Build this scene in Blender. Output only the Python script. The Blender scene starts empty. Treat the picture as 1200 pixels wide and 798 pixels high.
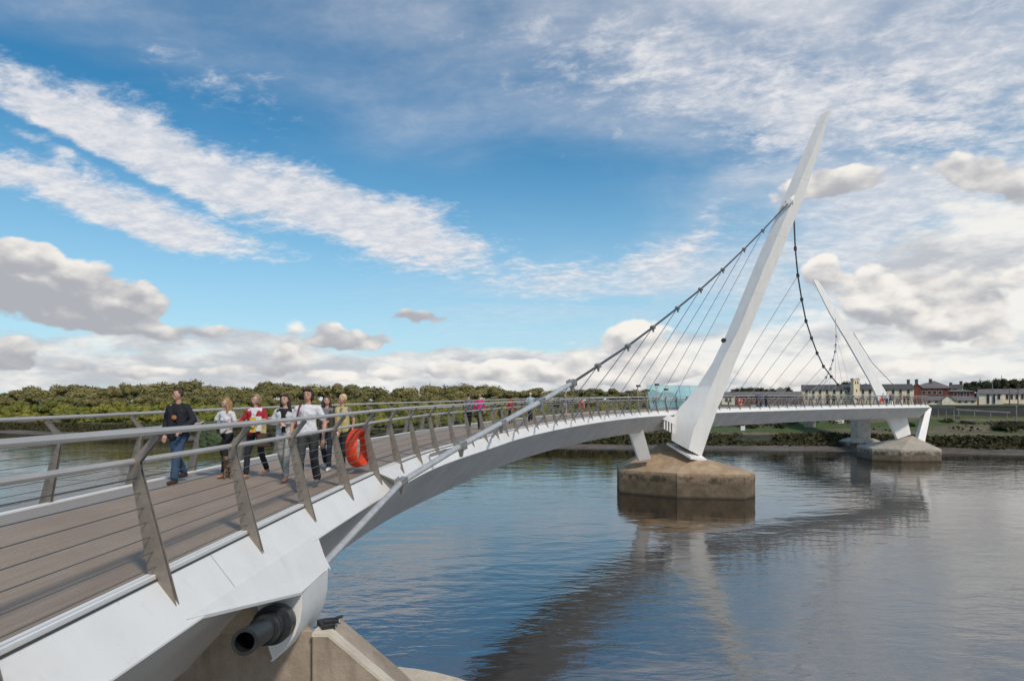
import bpy, bmesh, math, random
from mathutils import Vector, Matrix, noise
R = math.radians
S = bpy.context.scene
COL = S.collection
H = 8.8                     # eye height above the river
FPX = 800.0                 # focal length in photo pixels (1200 wide)

# ------------------------------------------------------------------ camera
cam_d = bpy.data.cameras.new('camera'); cam = bpy.data.objects.new('camera', cam_d)
COL.objects.link(cam); S.camera = cam
cam.location = (0, 0, H); cam.rotation_euler = (R(90), 0, 0)
cam_d.sensor_width = 36; cam_d.lens = 24; cam_d.shift_y = 73/1200
cam_d.clip_start = 0.05; cam_d.clip_end = 20000

def W(px, py, Y):
    return Vector(((px-600)/FPX*Y, Y, H-(py-472)/FPX*Y))

# ------------------------------------------------------------------ node maths helper
class N:
    def __init__(s, nt, sock): s.nt = nt; s.k = sock
    def _m(s, op, *a, clamp=False):
        n = s.nt.nodes.new('ShaderNodeMath'); n.operation = op; n.use_clamp = clamp
        for i, v in enumerate((s,)+a):
            if isinstance(v, N): s.nt.links.new(v.k, n.inputs[i])
            else: n.inputs[i].default_value = v
        return N(s.nt, n.outputs[0])
    def __add__(s, o): return s._m('ADD', o)
    __radd__ = __add__
    def __sub__(s, o): return s._m('SUBTRACT', o)
    def __mul__(s, o): return s._m('MULTIPLY', o)
    __rmul__ = __mul__
    def __truediv__(s, o): return s._m('DIVIDE', o)
    def __rsub__(s, o): return (s*-1.0)+o
    def clamp(s): return s._m('ADD', 0.0, clamp=True)
    def f(s, op, *a): return s._m(op, *a)
    def ss(s, a, b):
        n = s.nt.nodes.new('ShaderNodeMapRange'); n.interpolation_type = 'SMOOTHSTEP'
        s.nt.links.new(s.k, n.inputs[0]); n.inputs[1].default_value = a; n.inputs[2].default_value = b
        return N(s.nt, n.outputs[0])
def sep(nt, sock):
    n = nt.nodes.new('ShaderNodeSeparateXYZ'); nt.links.new(sock, n.inputs[0])
    return [N(nt, n.outputs[i]) for i in range(3)]
def comb(nt, *v):
    n = nt.nodes.new('ShaderNodeCombineXYZ')
    for i, x in enumerate(v):
        if isinstance(x, N): nt.links.new(x.k, n.inputs[i])
        else: n.inputs[i].default_value = x
    return n.outputs[0]
def fbm(nt, vec, scale, detail=5, rough=.55, dist=0., lac=2.):
    n = nt.nodes.new('ShaderNodeTexNoise'); n.inputs['Scale'].default_value = scale
    n.inputs['Detail'].default_value = detail; n.inputs['Roughness'].default_value = rough
    n.inputs['Distortion'].default_value = dist; n.inputs['Lacunarity'].default_value = lac
    if vec is not None: nt.links.new(vec, n.inputs['Vector'])
    return N(nt, n.outputs[0])
def vor(nt, vec, scale, detail=3, rough=.5):
    n = nt.nodes.new('ShaderNodeTexVoronoi'); n.feature = 'F1'; n.inputs['Scale'].default_value = scale
    n.inputs['Detail'].default_value = detail; n.inputs['Roughness'].default_value = rough; 
    nt.links.new(vec, n.inputs['Vector']); return N(nt, n.outputs['Distance'])
def mixc(nt, fac, a, b):
    n = nt.nodes.new('ShaderNodeMix'); n.data_type = 'RGBA'
    if isinstance(fac, N): nt.links.new(fac.k, n.inputs[0])
    else: n.inputs[0].default_value = fac
    for i, v in ((6, a), (7, b)):
        if isinstance(v, tuple): n.inputs[i].default_value = (*v, 1) if len(v) == 3 else v
        else: nt.links.new(v, n.inputs[i])
    return n.outputs[2]

# ------------------------------------------------------------------ world: sky and clouds
SUN_AZ, SUN_EL = 150, 46          # degrees clockwise from +Y (view direction), elevation
def build_world():
    w = bpy.data.worlds.new('World'); S.world = w; w.use_nodes = True
    w.cycles.sampling_method = 'MANUAL'; w.cycles.sample_map_resolution = 256
    nt = w.node_tree; nt.nodes.clear()
    out = nt.nodes.new('ShaderNodeOutputWorld'); bg = nt.nodes.new('ShaderNodeBackground')
    nt.links.new(bg.outputs[0], out.inputs[0]); bg.inputs[1].default_value = 0.1
    sky = nt.nodes.new('ShaderNodeTexSky'); sky.sky_type = 'NISHITA'; sky.sun_disc = False
    sky.sun_elevation = R(SUN_EL); sky.sun_rotation = R(SUN_AZ)
    sky.air_density = 1.0; sky.dust_density = 0.5; sky.ozone_density = 2.0
    tc = nt.nodes.new('ShaderNodeTexCoord')
    D = tc.outputs['Generated']
    x, y, z = sep(nt, D)
    az = x.f('ARCTAN2', y); el = z.f('ARCSINE')
    zz = z.f('MAXIMUM', 0.0)
    # ---- shapes, in azimuth and elevation
    wx = fbm(nt, D, 7, 3, .6) - .5
    wn = fbm(nt, comb(nt, x+11., y, z), 7, 3, .6) - .5
    def ang(px, py):
        a = math.atan2(px-600, 800); e = math.atan2(472-py, math.hypot(800, px-600)); return a, e
    def blob(px, py, rx, ry, rot=0, amp=1., sharp=1.):
        a0, e0 = ang(px, py); a1, _ = ang(px+rx, py); a2, _ = ang(px-rx, py)
        sa = (a1-a2)/2; _, e1 = ang(px, py-ry); se = abs(e1-e0)
        c, s_ = math.cos(R(rot)), math.sin(R(rot))
        u = az + wx*.10 - a0; v = el + wn*.05 - e0
        uu = (u*c + v*(-s_))/sa; vv = (u*s_ + v*c)/se
        g = ((uu*uu + vv*vv)*-1.0*sharp).f('EXPONENT')*amp
        return g, vv
    # ---- high cloud layer
    px_ = x/(zz+.16); py_ = y/(zz+.16)
    pv = comb(nt, px_, py_, 0.)
    hi = fbm(nt, comb(nt, px_*.8-py_*.3, py_*1.7+px_*.45, 3.), 2.0, 8, .62, .35)
    fine = fbm(nt, comb(nt, px_*1.5-py_*.35, py_*1.9+px_*.45, 8.), 7.5, 7, .70, .22)
    hsum = None
    for b in [(50,125,190,48,26,.74),(215,190,110,34,30,.46),(400,258,190,36,15,.86),(125,243,240,25,13,.90),(120,190,170,7,20,-.30),
              (215,85,160,50,20,.24),(640,60,330,60,0,.22),(900,90,300,80,8,.34),(1120,110,330,130,0,.36),
              (1150,300,260,120,0,.36),(760,315,180,40,-6,.40),(330,140,90,60,60,.20),(560,270,120,50,10,.22),
              (470,245,80,20,10,.30),(840,250,120,20,-45,.22)]:
        g, _ = blob(*b); hsum = g if hsum is None else hsum+g
    hden = (hi*.85 + fine*.75 + hsum*.92 - 1.055)
    hmask = hden.ss(0.0, .42)
    vs = None            # smooth thin veils
    for b in [(950,60,430,130,4,1.0),(1120,180,280,180,0,.95),(640,25,340,60,0,.42),(150,40,330,60,8,.42),(1100,330,300,90,0,.5),(700,345,240,40,-5,.45),(820,250,140,30,-42,.35),(540,180,160,60,30,.16)]:
        g, _ = blob(*b); vs = g if vs is None else vs+g
    soft = fbm(nt, comb(nt, px_*.9, py_*1.3, 21.), 1.5, 5, .5, .6).ss(.25, .75)
    veil = (vs*(soft*1.05+.05)).f('MINIMUM', .86)
    hmask = hmask + veil - hmask*veil
    # away from the view the same kind of sky goes on
    away = az.f('ABSOLUTE').ss(.9, 1.3)
    hgen = (hi*.75 + fine*.42 - .50).ss(0., .3)
    hmask = (hmask + away*hgen*.8).f('MINIMUM', 1.)
    top = el.ss(.62, .95)
    hmask = (hmask + top*hgen*.7).f('MINIMUM', 1.)*.93
    # ---- cumulus
    cv = comb(nt, x, y, z*1.7)
    n1 = fbm(nt, cv, 5.5, 9, .60)
    n1b = fbm(nt, comb(nt, x+.010, y, z*1.7+.040), 5.5, 6, .60)
    wv = fbm(nt, cv, 9, 3, .6); 
    pv1 = comb(nt, x+wv*.06, y, z*1.7+wv*.05); pv2 = comb(nt, x+wv*.06+.007, y, z*1.7+wv*.05+.022)
    pf = vor(nt, pv1, 13, 2, .55)*-1.0 + .5; pfb = vor(nt, pv2, 13, 1.5, .55)*-1.0 + .5
    csum = None; tsum = None
    for b in [(75,335,165,50,0,.68),(150,362,80,20,0,.3),(15,300,50,34,0,.4),(230,390,130,13,0,.42),(430,400,90,18,-3,.62),(395,385,30,18,0,.3),(492,369,40,13,5,.66),
              (575,428,85,15,0,.42),(748,390,62,30,0,.62),(800,420,80,26,0,.42),(1095,345,135,48,6,.72),(700,425,60,12,0,.3),
              (962,315,36,34,0,.5),(1165,195,100,40,14,.62),(985,210,84,27,0,.72),(1120,400,150,40,0,.42),
              (200,432,420,14,0,.42),(640,443,400,12,0,.36),(5,410,34,24,0,.5),(900,440,420,22,0,.38),(1090,120,1,1,0,0),(330,418,60,14,0,.25)]:
        g, vv = blob(*b, sharp=1.25)
        csum = g if csum is None else csum+g
        t_ = g*vv; tsum = t_ if tsum is None else tsum+t_
    near_h = (el*-1.0).ss(-.16, -.03)          # more cloud low down, all round
    cgen = (n1 - .5)*1.0 + near_h*.12 - .06
    cden = (n1-.5)*1.7 + (pf*.60)*csum.ss(.02, .25) + csum*1.45 - .235
    cden = cden*(1.0-away) + (cgen + .02)*away
    cmask = cden.ss(0.0, .20)
    tone = (tsum/(csum+.05))*.62 + (n1-n1b)*2.6 + (pf-pfb)*.8 + .30 + az*.36
    tone = tone - (cden.ss(.1, .6))*.10 + (el*-1.0).ss(-.17, -.03)*.42
    tone = tone.ss(0., 1.)
    ccol = mixc(nt, tone, (4.3, 4.45, 4.8), (9.3, 8.9, 8.4))
    hcol = mixc(nt, fine.ss(.35, .7), (6.2, 6.5, 7.2), (8.7, 8.5, 8.5))
    # clear sky, richer blue than the plain model gives
    hs = nt.nodes.new('ShaderNodeHueSaturation'); nt.links.new(sky.outputs[0], hs.inputs['Color'])
    hs.inputs['Saturation'].default_value = SKY_SAT; hs.inputs['Value'].default_value = SKY_VAL
    hs.inputs['Hue'].default_value = .488
    # thin pale veil near the horizon
    base = mixc(nt, (el*-1.0).ss(-.42, -.02)*.62, hs.outputs[0], (4.6, 7.2, 8.9))
    c = mixc(nt, hmask, base, hcol)
    # broad layer of broken cloud low over the horizon
    ln = fbm(nt, comb(nt, x, y, z*3.4), 6.5, 6, .6); ls = None
    for b in [(150,432,420,34,0,.62),(620,441,300,20,0,.62),(560,420,70,14,0,.3),(1120,395,330,100,0,.50),(800,430,200,40,0,.5),(1200,260,200,110,0,.4),(250,395,200,14,0,.3)]:
        g, _ = blob(*b); ls = g if ls is None else ls+g
    ls = ls*(1.0-away) + near_h*away*.5
    lm = (ls + (ln-.5)*1.1 - .22).ss(0., .22)*.92
    lt = fbm(nt, comb(nt, x+3., y, z*3.0), 9, 5, .6)
    c = mixc(nt, lm*(el.ss(-.03, .0)), c, mixc(nt, (lt+az*.07).ss(.36, .66), (5.2, 5.4, 5.8), (9.2, 9.0, 8.6)))
    c = mixc(nt, cmask*(el.ss(-.03, .0)), c, ccol)
    # below the horizon: dull ground tone
    c = mixc(nt, (el*-1.0).ss(0.0, .03), c, (1.4, 1.3, 1.2))
    nt.links.new(c, bg.inputs[0])
SKY_SAT, SKY_VAL = 1.42, 1.15
build_world()

sl = bpy.data.lights.new('sun', 'SUN'); so = bpy.data.objects.new('sun', sl); COL.objects.link(so)
sl.energy = 2.5; sl.angle = R(6); sl.color = (1, .90, .77)
sd = Vector((math.sin(R(SUN_AZ))*math.cos(R(SUN_EL)), math.cos(R(SUN_AZ))*math.cos(R(SUN_EL)), math.sin(R(SUN_EL))))
so.rotation_euler = sd.to_track_quat('Z', 'Y').to_euler(); so.location = (0, -20, 60)
S.view_settings.view_transform = 'Standard'; S.view_settings.look = 'None'
S.view_settings.exposure = 0.0; S.view_settings.gamma = 1
S.render.engine = 'CYCLES'

# ------------------------------------------------------------------ materials
def mat(name, col, rough=.6, metal=0., var=0., vscale=3., bump=0., bscale=40., spec=.5, stretch=None):
    m = bpy.data.materials.new(name); m.use_nodes = True; nt = m.node_tree
    b = nt.nodes['Principled BSDF']; b.inputs['Base Color'].default_value = (*col, 1)
    b.inputs['Roughness'].default_value = rough; b.inputs['Metallic'].default_value = metal
    b.inputs['Specular IOR Level'].default_value = spec
    tc = nt.nodes.new('ShaderNodeTexCoord'); v = tc.outputs['Object']
    if stretch:
        mp = nt.nodes.new('ShaderNodeMapping'); nt.links.new(v, mp.inputs[0]); mp.inputs['Scale'].default_value = stretch; v = mp.outputs[0]
    if var:
        n = fbm(nt, v, vscale, 6, .62)
        k = n.ss(.28, .74)
        lo = tuple(c*(1-var) for c in col); hi = tuple(min(1, c*(1+var)) for c in col)
        nt.links.new(mixc(nt, k, lo, hi), b.inputs['Base Color'])
        nt.links.new((n*.3 + (rough-.15)).k, b.inputs['Roughness'])
    if bump:
        n = fbm(nt, v, bscale, 5, .6); bp = nt.nodes.new('ShaderNodeBump')
        bp.inputs['Strength'].default_value = bump; bp.inputs['Distance'].default_value = .02
        nt.links.new(n.k, bp.inputs['Height']); nt.links.new(bp.outputs[0], b.inputs['Normal'])
    return m
M = {}
def white_paint():
    m = mat('white_paint', (.74, .735, .72), .42); nt = m.node_tree; b = nt.nodes['Principled BSDF']
    g = nt.nodes.new('ShaderNodeNewGeometry'); x, y, z = sep(nt, g.outputs['Position'])
    dirt = fbm(nt, comb(nt, x*1.0, y*1.0, z*.35), 1.3, 7, .65)
    spots = fbm(nt, g.outputs['Position'], 9, 4, .7).ss(.66, .74)
    strk = fbm(nt, comb(nt, x*6., y*6., z*.5), 1.0, 5, .6)
    c = mixc(nt, dirt.ss(.35, .8)*.5, (.80, .785, .75), (.64, .61, .565))
    c = mixc(nt, strk.ss(.55, .8)*.28, c, (.50, .45, .38))
    c = mixc(nt, spots*.22, c, (.4, .36, .3))
    sm_ = ((z/5.5).f('FRACT') - .5).f('ABSOLUTE')          # butt welds every 5.5 m up the masts
    c = mixc(nt, (sm_*-1.0).ss(-.007, -.003)*z.ss(11.5, 11.6)*.30, c, (.42, .40, .37))
    nt.links.new(c, b.inputs['Base Color']); nt.links.new((dirt*.25+.3).k, b.inputs['Roughness'])
    return m
M['white'] = white_paint()
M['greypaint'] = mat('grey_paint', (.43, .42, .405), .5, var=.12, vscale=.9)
M['steel'] = mat('brushed_steel', (.54, .50, .455), .42, .35, .08, 2., .12, 60, stretch=(1, 1, .1))
M['blade'] = mat('stainless_plate', (.29, .25, .21), .45, .5, .22, 5., .1, 50)
M['wire'] = mat('wire_steel', (.20, .185, .165), .45, .7)
M['cable'] = mat('cable_steel', (.10, .10, .105), .5, .5, .2, 8)
M['tubewhite'] = mat('cable_sleeve', (.50, .50, .49), .42, .25, .12, 4)
M['clamp'] = mat('cast_clamp', (.36, .355, .34), .5, .6, .25, 12)
M['dark_steel'] = mat('dark_anchor_steel', (.022, .024, .025), .40, .2, .35, 9, .2, 60)
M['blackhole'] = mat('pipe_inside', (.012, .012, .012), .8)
M['rubber'] = mat('rubber_joint', (.05, .045, .04), .8)
M['lamp_dark'] = mat('floodlight_casing', (.07, .07, .065), .5, .3)
M['glassw'] = None
def concrete(name, a, b_, line=None, stain=True, s=1.):
    m = mat(name, a, .8); nt = m.node_tree; b = nt.nodes['Principled BSDF']
    g = nt.nodes.new('ShaderNodeNewGeometry'); P = g.outputs['Position']; x, y, z = sep(nt, P)
    n = fbm(nt, P, .9*s, 8, .68); n2 = fbm(nt, comb(nt, x*3, y*3, z*.35), 1.1*s, 6, .6); n3 = fbm(nt, P, 12*s, 6, .7)
    c = mixc(nt, n.ss(.3, .72), a, b_)
    c = mixc(nt, n2.ss(.5, .8)*.5, c, tuple(v*.45 for v in a))
    c = mixc(nt, n3.ss(.58, .75)*.35, c, tuple(v*.4 for v in a))
    if line is not None:           # tide mark: weed and silt below, a dark fringe at the edge
        zz = z + (n2-.5)*.8 + (n3-.5)*.9 + (n-.5)*.5
        low = mixc(nt, n.ss(.35, .7), (.095, .070, .040), (.175, .132, .085))
        c = mixc(nt, (zz*-1.0).ss(-line-.22, -line+.05)*(n.ss(.36, .60)*.75+.2), c, (.030, .026, .014))
        c = mixc(nt, (zz*-1.0).ss(-line+.35, -line+.75), c, low)
        c = mixc(nt, (z*-1.0).ss(-.30, -.05)*.7, c, (.018, .016, .012))
    nt.links.new(c, b.inputs['Base Color'])
    bp = nt.nodes.new('ShaderNodeBump'); bp.inputs['Strength'].default_value = .5; bp.inputs['Distance'].default_value = .03
    nt.links.new((n3+n).k, bp.inputs['Height']); nt.links.new(bp.outputs[0], b.inputs['Normal'])
    return m
M['pier'] = concrete('pier_concrete', (.30, .205, .125), (.47, .345, .225), line=1.95)
M['pier_far'] = concrete('far_pier_concrete', (.34, .30, .25), (.50, .44, .35), line=1.45)
M['concrete'] = concrete('abutment_concrete', (.27, .212, .158), (.42, .345, .265), s=1.6)
M['concrete_top'] = concrete('pale_concrete', (.54, .46, .36), (.68, .60, .48), s=2)
def deckmat():
    m = mat('deck_resin', (.26, .22, .19), .75); nt = m.node_tree; b = nt.nodes['Principled BSDF']
    uv = nt.nodes.new('ShaderNodeUVMap'); u, v, _ = sep(nt, uv.outputs[0])
    g = nt.nodes.new('ShaderNodeNewGeometry'); P = g.outputs['Position']
    big = fbm(nt, comb(nt, u*1.0, v*.35, 0.), 1.1, 5, .6)
    grit = fbm(nt, P, 95, 3, .8); streak = fbm(nt, comb(nt, u*13, v*.22, 0.), 2.0, 5, .65)
    c = mixc(nt, big.ss(.3, .7), (.325, .245, .180), (.405, .315, .240))
    c = mixc(nt, streak.ss(.35, .7)*.45, c, (.23, .170, .128))
    edge = (u + (big-.5)*.15).ss(3.05, 3.25)         # paler, greyer strip along the far side
    c = mixc(nt, edge*.85, c, (.33, .315, .295))
    c = mixc(nt, grit.ss(.45, .62)*.55, c, (.11, .085, .07))
    c = mixc(nt, grit.ss(.38, .30)*.25, c, (.40, .36, .32))
    nt.links.new(c, b.inputs['Base Color'])
    bp = nt.nodes.new('ShaderNodeBump'); bp.inputs['Strength'].default_value = .5; bp.inputs['Distance'].default_value = .006
    nt.links.new(grit.k, bp.inputs['Height']); nt.links.new(bp.outputs[0], b.inputs['Normal'])
    return m
M['deck'] = deckmat()
def water_mat():
    m = mat('river_water', (.030, .026, .018), .04, spec=.5); nt = m.node_tree; b = nt.nodes['Principled BSDF']
    b.inputs['IOR'].default_value = 3.9
    g = nt.nodes.new('ShaderNodeNewGeometry'); P = g.outputs['Position']; x, y, z = sep(nt, P)
    sw = fbm(nt, comb(nt, x*.55+y*.16, y*1.0-x*.12, 0.), .55, 3, .5, .4)
    rp = fbm(nt, comb(nt, x*.5+y*.1, y*1.15, 4.), 1.9, 4, .55, .5)
    fr = fbm(nt, comb(nt, x*.8, y*1.3, 9.), 7.5, 3, .6)
    patch = fbm(nt, comb(nt, x*.5, y, 2.), .045, 3, .5).ss(.35, .65)
    wind = fbm(nt, comb(nt, x*.25+y*.1, y*1.6, 31.), .03, 4, .55).ss(.38, .62)
    h = (sw*1.15 + rp*.34*(patch*.8+.35))*(wind*.75+.45) + fr*.030*wind
    bp = nt.nodes.new('ShaderNodeBump'); bp.inputs['Strength'].default_value = 1.0; bp.inputs['Distance'].default_value = .043
    nt.links.new(h.k, bp.inputs['Height']); nt.links.new(bp.outputs[0], b.inputs['Normal'])
    silt = fbm(nt, comb(nt, x*.3, y, 0.), .06, 4, .6)
    nt.links.new(mixc(nt, silt.ss(.3, .7), (.012, .008, .0045), (.022, .015, .009)), b.inputs['Base Color'])
    return m
M['water'] = water_mat()
def ground_mat():
    m = mat('bank_ground', (.1, .1, .05), .95); nt = m.node_tree; b = nt.nodes['Principled BSDF']
    g = nt.nodes.new('ShaderNodeNewGeometry'); P = g.outputs['Position']; x, y, z = sep(nt, P)
    n = fbm(nt, comb(nt, x*.35, y, z*3), .16, 7, .68); n2 = fbm(nt, P, .9, 6, .7); n3 = fbm(nt, comb(nt, x*.2, y, z*2), .08, 4, .6)
    mud = mixc(nt, n2.ss(.3, .7), (.050, .040, .030), (.13, .105, .08))
    wet = mixc(nt, n.ss(.35, .65), mud, (.16, .14, .12))
    scrub = mixc(nt, n2.ss(.35, .65), (.020, .026, .012), (.060, .062, .026))
    grass = mixc(nt, n2.ss(.3, .7), (.038, .072, .014), (.092, .125, .032))
    dry = mixc(nt, n2.ss(.3, .7), (.13, .10, .06), (.21, .165, .105))
    grass = mixc(nt, n3.ss(.50, .60), grass, dry)
    zz = z + (n-.5)*.9
    c = mixc(nt, zz.ss(.6, .85), wet, scrub)
    c = mixc(nt, zz.ss(2.25, 2.4), c, dry)
    c = mixc(nt, zz.ss(2.6, 2.8), c, grass)
    nt.links.new(c, b.inputs['Base Color'])
    bp = nt.nodes.new('ShaderNodeBump'); bp.inputs['Strength'].default_value = 1; bp.inputs['Distance'].default_value = .5
    nt.links.new(n2.k, bp.inputs['Height']); nt.links.new(bp.outputs[0], b.inputs['Normal'])
    return m
M['ground'] = ground_mat()
def leaf_mat(name, a, b_):
    m = mat(name, a, .75); nt = m.node_tree; b = nt.nodes['Principled BSDF']; b.inputs['Specular IOR Level'].default_value = .2
    g = nt.nodes.new('ShaderNodeNewGeometry'); n = fbm(nt, g.outputs['Position'], .55, 4, .65)
    oi = nt.nodes.new('ShaderNodeObjectInfo'); r = N(nt, oi.outputs['Random'])
    isl = N(nt, g.outputs['Random Per Island'])
    k = (n*.9 + r*.45 + isl*.35 - .38).clamp()
    nt.links.new(mixc(nt, k, a, b_), b.inputs['Base Color'])
    return m
M['leaf_olive'] = leaf_mat('olive_foliage', (.115, .112, .038), (.29, .245, .10))
M['leaf_green'] = leaf_mat('green_foliage', (.10, .125, .022), (.34, .30, .065))
M['leaf_dark'] = leaf_mat('dark_foliage', (.018, .026, .012), (.055, .062, .026))
M['leaf_bank'] = leaf_mat('bank_foliage', (.016, .020, .008), (.080, .070, .028))
M['bark'] = mat('bark', (.11, .085, .06), .9, var=.4, vscale=3)
for k, c, r_ in [('cream', (.80, .67, .48), .8), ('cream2', (.84, .73, .57), .8), ('redbrick', (.17, .058, .040), .85),
                 ('slate', (.085, .078, .072), .7), ('slate2', (.16, .145, .14), .75), ('sash', (.035, .035, .035), .3),
                 ('stonewall', (.055, .055, .052), .9), ('rust', (.17, .075, .05), .8), ('railgrey', (.22, .215, .20), .5),
                 ('signwhite', (.72, .71, .68), .6), ('chimney', (.10, .075, .06), .9), ('trim', (.70, .66, .58), .7),
                 ('green_panel', (.02, .10, .035), .6)]:
    M[k] = mat(k, c, r_, var=.18, vscale=.8)
M['orange'] = mat('orange_plastic', (.74, .060, .012), .55, var=.08, vscale=8)
M['bandwhite'] = mat('white_band', (.75, .74, .7), .5)
M['rope'] = mat('rope', (.45, .42, .36), .9)
def glass():
    m = bpy.data.materials.new('tinted_glass'); m.use_nodes = True; nt = m.node_tree; nt.nodes.clear()
    o = nt.nodes.new('ShaderNodeOutputMaterial'); t = nt.nodes.new('ShaderNodeBsdfTransparent'); t.inputs[0].default_value = (.84, .95, .92, 1)
    gl = nt.nodes.new('ShaderNodeBsdfGlossy'); gl.inputs[0].default_value = (.85, 1, .97, 1); gl.inputs[1].default_value = .06
    df = nt.nodes.new('ShaderNodeBsdfDiffuse'); df.inputs[0].default_value = (.52, .68, .63, 1)
    m1 = nt.nodes.new('ShaderNodeMixShader'); m1.inputs[0].default_value = .20
    nt.links.new(t.outputs[0], m1.inputs[1]); nt.links.new(df.outputs[0], m1.inputs[2])
    m2 = nt.nodes.new('ShaderNodeMixShader'); m2.inputs[0].default_value = .26
    nt.links.new(m1.outputs[0], m2.inputs[1]); nt.links.new(gl.outputs[0], m2.inputs[2])
    nt.links.new(m2.outputs[0], o.inputs[0]); return m
M['glass'] = glass()

# ------------------------------------------------------------------ mesh helpers
class MB:
    def __init__(s): s.v = []; s.f = []; s.uv = None
    def add(s, vs, fs):
        o = len(s.v); s.v += [tuple(p) for p in vs]; s.f += [tuple(i+o for i in f) for f in fs]; return s
    def quad(s, a, b, c, d): return s.add([a, b, c, d], [(0, 1, 2, 3)])
    def hexa(s, lo, hi):
        n = len(lo)
        return s.add(list(lo)+list(hi), [tuple(reversed(range(n))), tuple(range(n, 2*n))] +
                     [(i, (i+1) % n, (i+1) % n+n, i+n) for i in range(n)])
    def box(s, c, sz, rz=0):
        cx, cy, cz = c; x, y, z = (k/2 for k in sz); ca, sa = math.cos(rz), math.sin(rz)
        q = lambda a, b, d: (cx+a*ca-b*sa, cy+a*sa+b*ca, cz+d)
        return s.hexa([q(-x, -y, -z), q(x, -y, -z), q(x, y, -z), q(-x, y, -z)], [q(-x, -y, z), q(x, -y, z), q(x, y, z), q(-x, y, z)])
    def tube(s, pts, r, n=8, caps=True):
        pts = [Vector(p) for p in pts]; rs = r if isinstance(r, (list, tuple)) else [r]*len(pts)
        o = len(s.v); up = Vector((0, 0, 1)); prev = None
        for i, p in enumerate(pts):
            t = (pts[min(i+1, len(pts)-1)]-pts[max(i-1, 0)]).normalized()
            if prev is None:
                a = t.cross(up);
                if a.length < .05: a = t.cross(Vector((1, 0, 0)))
            else: a = prev - t*prev.dot(t)
            a.normalize(); b = t.cross(a); prev = a
            for k in range(n):
                th = 2*math.pi*k/n; s.v.append(tuple(p + a*math.cos(th)*rs[i] + b*math.sin(th)*rs[i]))
        for i in range(len(pts)-1):
            for k in range(n):
                s.f.append((o+i*n+k, o+i*n+(k+1) % n, o+(i+1)*n+(k+1) % n, o+(i+1)*n+k))
        if caps:
            s.f.append(tuple(reversed(range(o, o+n)))); e = o+(len(pts)-1)*n; s.f.append(tuple(range(e, e+n)))
        return s
    def mesh(s, name):
        me = bpy.data.meshes.new(name); me.from_pydata(s.v, [], s.f); me.update()
        bm = bmesh.new(); bm.from_mesh(me); bmesh.ops.recalc_face_normals(bm, faces=bm.faces); bm.to_mesh(me); bm.free()
        return me
def setp(o, label=None, cat=None, group=None, kind=None):
    if label: o['label'] = label
    if cat: o['category'] = cat
    if group: o['group'] = group
    if kind: o['kind'] = kind
    return o
def link(name, me, m=None, parent=None, smooth=False, loc=None):
    o = bpy.data.objects.new(name, me); COL.objects.link(o)
    if m is not None and me is not None and not me.materials: me.materials.append(m)
    if parent: o.parent = parent
    if loc is not None: o.location = loc
    if smooth and me: me.polygons.foreach_set('use_smooth', [True]*len(me.polygons))
    return o
def build(mb, name, m, parent=None, smooth=False, bevel=0., loc=None):
    me = mb.mesh(name)
    if bevel:
        bm = bmesh.new(); bm.from_mesh(me)
        es = [e for e in bm.edges if len(e.link_faces) == 2 and e.calc_face_angle(0) > .3]
        bmesh.ops.bevel(bm, geom=es, offset=bevel, segments=2, affect='EDGES', profile=.5, clamp_overlap=True)
        bm.to_mesh(me); bm.free()
    if parent is not None and parent.type == 'EMPTY' and parent.parent is None and parent.get('_world') :
        pass
    o = link(name, me, m, parent, smooth, loc)
    if smooth:
        me.set_sharp_from_angle(angle=R(35))
    return o
def empty(name, loc=(0, 0, 0), rz=0, parent=None):
    o = bpy.data.objects.new(name, None); COL.objects.link(o); o.location = loc; o.rotation_euler = (0, 0, rz)
    o.empty_display_size = .2
    if parent: o.parent = parent
    return o
def copy_tree(o, parent=None):
    c = o.copy(); COL.objects.link(c)
    if parent: c.parent = parent
    for ch in o.children: copy_tree(ch, c)
    return c

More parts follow.
